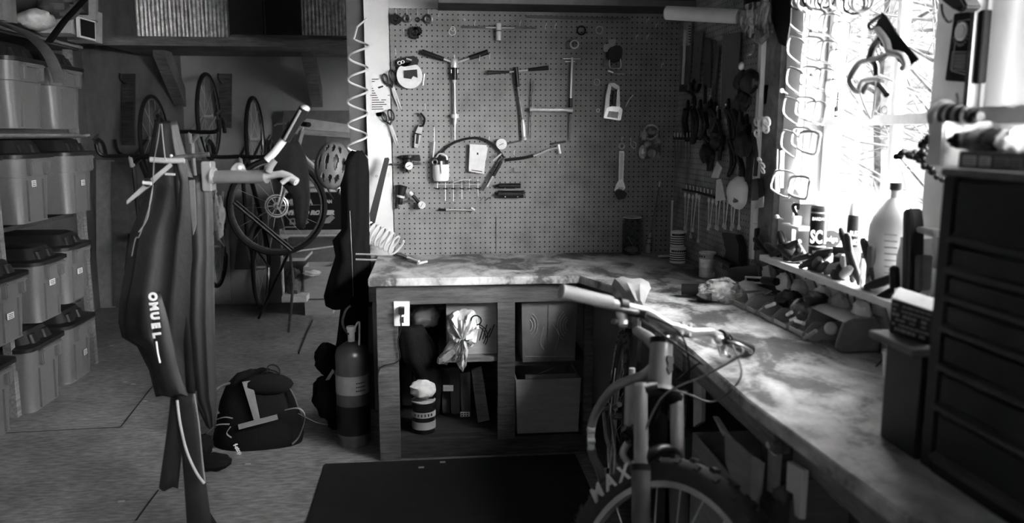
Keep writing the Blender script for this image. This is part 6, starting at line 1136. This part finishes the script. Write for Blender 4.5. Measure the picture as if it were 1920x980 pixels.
MB().tube(smoothpath([UY(x,y,YS-.10) for x,y in ((300,232),(296,262),(289,300),(287,330),(283,375),(262,440),(254,447),(247,480))]),.0018).build('drawstring','mid',jk); MB().tube(smoothpath([UY(x,y,YS-.11) for x,y in ((303,232),(306,265),(310,300))]),.0018).build('drawstring','grey',jk); MB().tube(smoothpath([UY(x,y,YS-.13) for x,y in ((287,346),(281,380),(276,410),(260,435))]),.0018).build('drawstring','grey',jk)
MB().prism([UY(309,324,YS-.12),UY(328,325,YS-.12),UY(328,329,YS-.12),UY(309,328,YS-.12)],(0,.004,0)).build('buckle','light',jk)
drape([(550,282,300,.6),(590,284,312,.6),(640,288,324,.6),(690,298,336,.55),(738,312,352,.5)],YS-.13,'rain','sleeve','','',folds=3,amp=.12,seed=24,parent=jk,dep=.6)
for i,ch in enumerate('OMUEL'): text(ch,.032,UY(286+i*1.8,556+i*18,YS-.19),(.1,0,-1),(1,0,.1),'inkw',jk,depth=.002,bold=.002)
MB().tube([UY(x,y,YS-.185) for x,y in ((293,640),(296,662),(300,680))],.003).build('white_piping','inkw',jk)
j2 = thing('dark_trousers', UY(370,900,YS-.05), 'second dark garment with pale piping hanging right of the rain jacket, legs touching the floor', 'trousers')
drape([(330,345,393,.45),(400,346,397,.4),(480,350,399,.4),(520,345,399,.4),(600,342,401,.4),(680,352,403,.4),(740,360,405,.4),(775,378,406,.4),(800,388,404,.4)],YS+.0,'rain2','waist','','',folds=7,amp=.4,seed=31,parent=j2)
drape([(735,320,352,.5),(800,313,344,.5),(860,306,340,.45),(914,299,334,.4)],YS-.06,'rain2','trouser_leg','','',folds=3,amp=.15,seed=32,parent=j2); drape([(735,332,370,.4),(800,336,372,.4),(850,341,378,.4),(905,345,386,.35),(992,350,397,.3)],YS-.09,'rain2','trouser_leg','','',folds=3,amp=.15,seed=33,parent=j2)
MB().tube(smoothpath([UY(x,y,YS-.14) for x,y in ((332,750),(338,795),(350,845),(368,885),(383,906))]),.0045).build('pale_piping','light',j2); MB().tube(smoothpath([UY(x,y,YS-.13) for x,y in ((364,738),(372,790),(378,850),(384,904))]),.003).build('piping','grey',j2)
MB().prism([UY(354,338,YS-.14),UY(364,337,YS-.14),UY(368,420,YS-.14),UY(362,440,YS-.14),UY(358,400,YS-.14)],(0,.006,0)).build('pale_lining','mid',j2)
# =================== mountain bike in front ===================
def rotm(y, l, p): return Matrix.Rotation(y,3,'Z')@Matrix.Rotation(l,3,'X')@Matrix.Rotation(p,3,'Y')
BM = rotm(-1.083,-.347,.104); BP = Vector((.498,1.609,.361)); HA = radians(67)
AX = Vector((-cos(HA),0,sin(HA))); PF = Vector((sin(HA),0,cos(HA)))
def B(v): return BP+BM@Vector(v)
t = thing('mountain_bike', (BP.x,BP.y+.6,0), 'mountain bike in the foreground with knobby front tyre turned toward the bench', 'bicycle')
R, r = .345, .029
M['fork'] = mat('fork_silver',.4,.3,.5,var=.06); M['frameg'] = mat('frame_grey',.34,.35,.5); M['tyre'] = mat('tyre_rubber',.045,.7,var=.2,scale=30)
lat = BM@Vector((0,1,0)); fw = BM@Vector((1,0,0)); upb = BM@Vector((0,0,1))
def mtbwheel(c, l, R, r, nm, tmat='tyre', e1=None, e2=None, ns=24):
    e1 = e1 or fw; e2 = e2 or upb
    w = MB().tube([c+e1*cos(2*pi*i/64)*(R-r-.004)+e2*sin(2*pi*i/64)*(R-r-.004) for i in range(64)],r,12,True).build(nm,tmat,t)
    k = MB()
    for i in range(72):
        a_ = 2*pi*i/72; d = e1*cos(a_)+e2*sin(a_); tg = e2*cos(a_)-e1*sin(a_)
        for s in ((-1,1) if i%2 else (0,)):
            wv = d*cos(s*.85)+l*sin(s*.85); n_ = c+d*(R-r-.004)+wv*(r+.002); u_ = tg; v_ = wv.cross(u_)
            k.box(n_,(.016 if s==0 else .013,.02 if s==0 else .013,.010),Matrix((u_,v_,wv)).transposed())
    k.build('tread_knobs',tmat,w)
    MB().loft([[c+(e1*cos(2*pi*i/64)+e2*sin(2*pi*i/64))*rr+l*y for i in range(64)] for rr, y in ((.292,-.012),(.292,.012),(.272,.009),(.272,-.009),(.292,-.012))],cap=False).build('rim','alu',w)
    MB().cyl(c-l*.05,c+l*.05,.018).build('hub','steeld',w)
    for i in range(ns):
        a_ = 2*pi*i/ns; d = e1*cos(a_)+e2*sin(a_); MB().cyl(c+l*(.028 if i%2 else -.028)+(e1*cos(a_+.5)+e2*sin(a_+.5))*.018,c+d*.275,.0014,n=5).build('spoke','steel',w)
    return w
C0 = B((0,0,0)); fwl = mtbwheel(C0,lat,R,r,'front_wheel')
# raised white lettering on the sidewall that faces the camera
def scr(p): d = p-CP; z = d.dot(FW); return (960+F*d.dot(RT)/z, 490-F*d.dot(UPV)/z)
best = min(range(720),key=lambda i:(lambda q:(q[0]-1150)**2+(q[1]-922)**2)(scr(C0+(fw*cos(i*pi/360)+upb*sin(i*pi/360))*.318-lat*.03)))
def letters(word, c, e1, e2, l, a0, step, rad, hgt, host, off=.0305, col='inkw'):
    for i,ch in enumerate(word):
        a_ = a0+(i-(len(word)-1)/2)*step; d = e1*cos(a_)+e2*sin(a_); tg = (e2*cos(a_)-e1*sin(a_))*(1 if step > 0 else -1); text(ch,hgt,c+d*rad+l*off,tg,d,col,host,depth=.0015,bold=.0015)
a0 = best*pi/360
tgx = scr(C0+(fw*cos(a0+.05)+upb*sin(a0+.05))*.318)[0]-scr(C0+(fw*cos(a0)+upb*sin(a0))*.318)[0]
letters('MAXX',C0,fw,upb,-lat,a0+(.12 if tgx>0 else -.12),.16 if tgx>0 else -.16,.316,.052,fwl)
ax_ = BM@AX; pf_ = BM@PF
cr = C0+ax_*.488-pf_*.045; hb = cr+ax_*.02; ht = cr+ax_*.13; cl = ht+ax_*.03+pf_*.055
for s,n in ((-1,'right'),(1,'left')):
    top_ = cr+lat*s*.065+ax_*.012; ft = C0+lat*s*.065; d = (ft-top_).normalized()
    MB().cyl(top_,top_+d*.20,.0168,n=22).build('stanchion','fork',t); MB().cyl(top_-d*.006,top_+d*.002,.0172,n=22).build('stanchion_cap','chrome',t)
    lo = MB().cyl(top_+d*.19,ft,.0225,.019,22).build('fork_lower','mid',t); MB().cyl(top_+d*.185,top_+d*.2,.0235,n=22).build('wiper_seal','black',lo)
    MB().cyl(ft-d*.02-lat*.02,ft-d*.02+lat*.02,.018).build('dropout','frameg',lo)
MB().tube(smoothpath([cr-lat*.066,cr-lat*.035+ax_*.012,cr+ax_*.018,cr+lat*.035+ax_*.012,cr+lat*.066]),.019,10,flat=1.1).build('fork_crown','blackm',t)
q0, q1 = cr-lat*.065-ax_*.19, cr+lat*.065-ax_*.19; MB().tube(smoothpath([q0,q0.lerp(q1,.15)+ax_*.045+pf_*.03,q0.lerp(q1,.5)+ax_*.06+pf_*.035,q0.lerp(q1,.85)+ax_*.045+pf_*.03,q1]),.014,10).build('brake_arch','blackm',t)
ht_ = MB().cyl(hb,ht,.029,.028,24).build('head_tube','fork',t); MB().cyl(hb-ax_*.006,hb+ax_*.004,.031).build('headset_cup','chrome',t); MB().cyl(ht-ax_*.002,ht+ax_*.012,.030).build('headset_cup','blackm',t)
hm = (hb+ht)/2; o_ = pf_*.029; k = MB(); P = [(-.010,.02),(.010,.022),(.014,.008),(.008,.0),(.012,-.012),(0,-.026),(-.011,-.012),(-.006,.0),(-.013,.01)]; k.prism([hm+o_+lat*a_+ax_*b_ for a_,b_ in P],pf_*.003); k.build('head_badge','dark',ht_)
# stem, bar, grips
MB().tube([ht+ax_*.012,ht+ax_*.04,cl],[.019,.02,.02],12).build('stem','alu',t)
for s in (-1,1):
    for dz in (-.012,.012): MB().cyl(cl+lat*s*.014+ax_*dz+pf_*.018,cl+lat*s*.014+ax_*dz+pf_*.024,.005).build('stem_bolt','chrome',t)
def bar(y): ay = abs(y); rise = .02*min(1,max(0,(ay-.04)/.08)); return cl+lat*y+ax_*(rise)-pf_*.05*max(0,(ay-.1)/.25)
MB().tube([bar(y/100) for y in range(-34,35,2)],[.0115+.0045*max(0,1-abs(y)/8) for y in range(-34,35,2)],12).build('handlebar','fork',t)
for s in (-1,1):
    g = MB().tube([bar(s*y) for y in (.215,.25,.29,.345)],.0165,16).build('grip','grey' if s < 0 else 'black',t); e = bar(s*.347); MB().cyl(bar(s*.345),e,.017).build('bar_end_plug','light' if s<0 else 'black',g)
    c_ = bar(s*.185); MB().cyl(bar(s*.175),bar(s*.195),.0185).build('lever_clamp','blackm',t); MB().tube(smoothpath([c_-ax_*.014+pf_*.01,c_+pf_*.05-ax_*.022,bar(s*.24)+pf_*.06-ax_*.028,bar(s*.27)+pf_*.045-ax_*.026]),[.009]*4+[.007]*6+[.006]*3,8,flat=.7).build('brake_lever','steeld',t)
    MB().tube([c_-ax_*.012,c_-ax_*.02+pf_*.045-lat*s*.035],.010,10).build('master_cylinder','blackm',t); MB().cyl(c_-ax_*.014,c_-ax_*.05+pf_*.01,.014,.01).build('shifter','steel',t); MB().tube([c_-ax_*.04,bar(s*.215)-ax_*.045+pf_*.012],.006).build('shifter_paddle','steeld',t)
    MB().sph(bar(s*.155)-ax_*.016+pf_*.012,(.013,.013,.013)).build('adjuster','chrome',t)
cb = [[bar(.15)+pf_*.04-ax_*.02,bar(.08)+pf_*.13-ax_*.06,cr+pf_*.12+lat*.03+ax_*.05,cr+pf_*.05-lat*.05-ax_*.02,cr-lat*.07-ax_*.18],[bar(-.15)+pf_*.04-ax_*.02,bar(-.08)+pf_*.08-ax_*.05,hb+pf_*.08+lat*.02,hb+pf_*.02+lat*.06,hb-pf_*.06+lat*.05],
 [bar(.16)+pf_*.05-ax_*.03,bar(.12)+pf_*.1-ax_*.12,hb+lat*.11+pf_*.08-ax_*.02,hb+lat*.03+pf_*.05-ax_*.01,hb-lat*.03-pf_*.02],[bar(-.16)+pf_*.03-ax_*.03,bar(-.03)+pf_*.09-ax_*.09,ht+lat*.05+pf_*.07-ax_*.05,hb+lat*.05-pf_*.03]]
for i,P in enumerate(cb): MB().tube(smoothpath(P,6),.0026,6).build('cable','black' if i%2 else 'mid',t)
# frame toward the rear wheel
RC = Vector((.722,2.93,.338)); bdir = (Vector((RC.x,RC.y,0))-Vector((BP.x,BP.y,0))).normalized(); lean = Vector((.08,0,1)).normalized(); rl = lean.cross(bdir).normalized(); lean = bdir.cross(rl)
rw_ = mtbwheel(RC,rl,.338,.028,'rear_wheel','tyre',bdir,lean,20)
sside = -1 if (-rl).x < 0 else 1; fs = rl*(1 if rl.x < 0 else -1)
bestr = min(range(720),key=lambda i:(lambda q:(q[0]-1143)**2+(q[1]-672)**2)(scr(RC+(bdir*cos(i*pi/360)+lean*sin(i*pi/360))*.31+fs*.03))); ar = bestr*pi/360
dn = scr(RC+(bdir*cos(ar+.05)+lean*sin(ar+.05))*.31)[1]-scr(RC+(bdir*cos(ar)+lean*sin(ar))*.31)[1]
letters('MAXXIS',RC,bdir,lean,fs,ar,-.1 if dn>0 else .1,.312,.036,rw_,.029)
BB = Vector((.62,2.42,.34)); ST = UZ(1195,590,.86)
MB().tube([ht-ax_*.02,ht.lerp(ST,.5)-Vector((0,0,.03)),ST-Vector((0,0,.05))],[.02,.018,.016],12).build('top_tube','frameg',t); MB().tube([hb+ax_*.01,hb.lerp(BB,.5),BB],[.024,.026,.028],12).build('down_tube','blackm',t); MB().tube([BB,ST-Vector((0,0,.05))],.017).build('seat_tube','blackm',t); MB().tube([ST-Vector((0,0,.08)),UZ(1193,570,.9)],.0145).build('seat_post','steeld',t)
for s in (-1,1): MB().tube([BB+rl*s*.03,BB.lerp(RC,.5)+rl*s*.06,RC+rl*s*.065],.011).build('chain_stay','frameg',t); MB().tube([BB+Vector((0,0,.22))+rl*s*.03,RC+rl*s*.065+lean*.02+Vector((0,0,.0))],.009).build('seat_stay','frameg',t)
sp_ = UZ(1190,548,.925); sd = bdir
def sadr(v): w = .050*(1-v)**1.3+.016; return w
SAD = []
for i in range(9):
    v = i/8; c_ = sp_+sd*(.13-.26*v)+Vector((0,0,.012*cos(v*pi))); w = sadr(v); SAD.append([c_+rl*w*x+Vector((0,0,z)) for x,z in ((-1,-.018),(-.85,.004),(-.45,.014),(0,.008),(.45,.014),(.85,.004),(1,-.018),(.5,-.008),(0,-.006),(-.5,-.008))])
MB().loft(SAD).build('saddle','grey',t); MB().tube([sp_-Vector((0,0,.03))+sd*.05,sp_-Vector((0,0,.03))-sd*.05],.011).build('seat_clamp','blackm',t)
for s in (-1,1): MB().tube([sp_+rl*s*.022+sd*.09-Vector((0,0,.012)),sp_+rl*s*.022-Vector((0,0,.034)),sp_+rl*s*.012-sd*.1-Vector((0,0,.01))],.0035).build('saddle_rail','steel',t)
def bz_(pts, r_, m, n, flat=1): return MB().tube(smoothpath([UY(x,y,Y) for x,y,Y in pts]),r_,12,flat=flat).build(n,m,t)
bz_([(1232,680,1.9),(1208,702,1.95),(1180,712,1.98),(1155,724,2.0),(1133,748,2.05),(1116,776,2.1),(1109,800,2.12)],.0125,'frameg','bent_frame_tube'); bz_([(1108,838,2.12),(1114,860,2.14),(1124,880,2.16),(1131,906,2.2)],.0125,'frameg','lower_frame_tube')
MB().cyl(UY(1108,800,2.12),UY(1108,840,2.12),.011).build('linkage','chrome',t)
for y in (806,826): MB().cyl(UY(1101,y,2.11),UY(1115,y,2.11),.009).build('linkage_bolt','steel',t)
MB().cyl(UY(1184,708,2.12),UY(1181,796,2.14),.0175,n=20).build('rear_shock','fork',t); MB().cyl(UY(1185,690,2.12),UY(1185,708,2.12),.009).build('shock_shaft','steel',t); MB().cyl(UY(1179,796,2.14),UY(1178,812,2.14),.021,n=20).build('shock_eyelet','blackm',t)
for P,r_,m in ((((1170,803,2.1),(1190,822,2.1),(1185,845,2.1)),.012,'blackm'),(((1178,830,2.08),(1168,850,2.08),(1182,872,2.05)),.011,'alu'),(((1190,800,2.12),(1200,830,2.05),(1198,880,2.0)),.012,'steeld'),(((1150,905,2.2),(1172,885,2.15),(1195,870,2.0)),.014,'frameg')): bz_(P,r_,m,'linkage')
MB().ring(BB+fs*.05,fs,.08,.004,34,6).build('chainring','steel',t); MB().tube([BB+fs*.07,BB+fs*.08+Vector((.0,-.05,-.16))],.011).build('crank','steeld',t); MB().box(BB+fs*.13+Vector((0,-.05,-.17)),(.09,.08,.018)).build('pedal','blackm',t)
MB().tube([UY(1154,690,2.5),UY(1144,775,2.5)],.002).build('frame_cable','steel',t); MB().tube([BB+fs*.05+lean*.08,RC+fs*.05+lean*.045],.004).tube([BB+fs*.05-lean*.08,RC+fs*.05-lean*.045],.004).build('chain','steel',t)
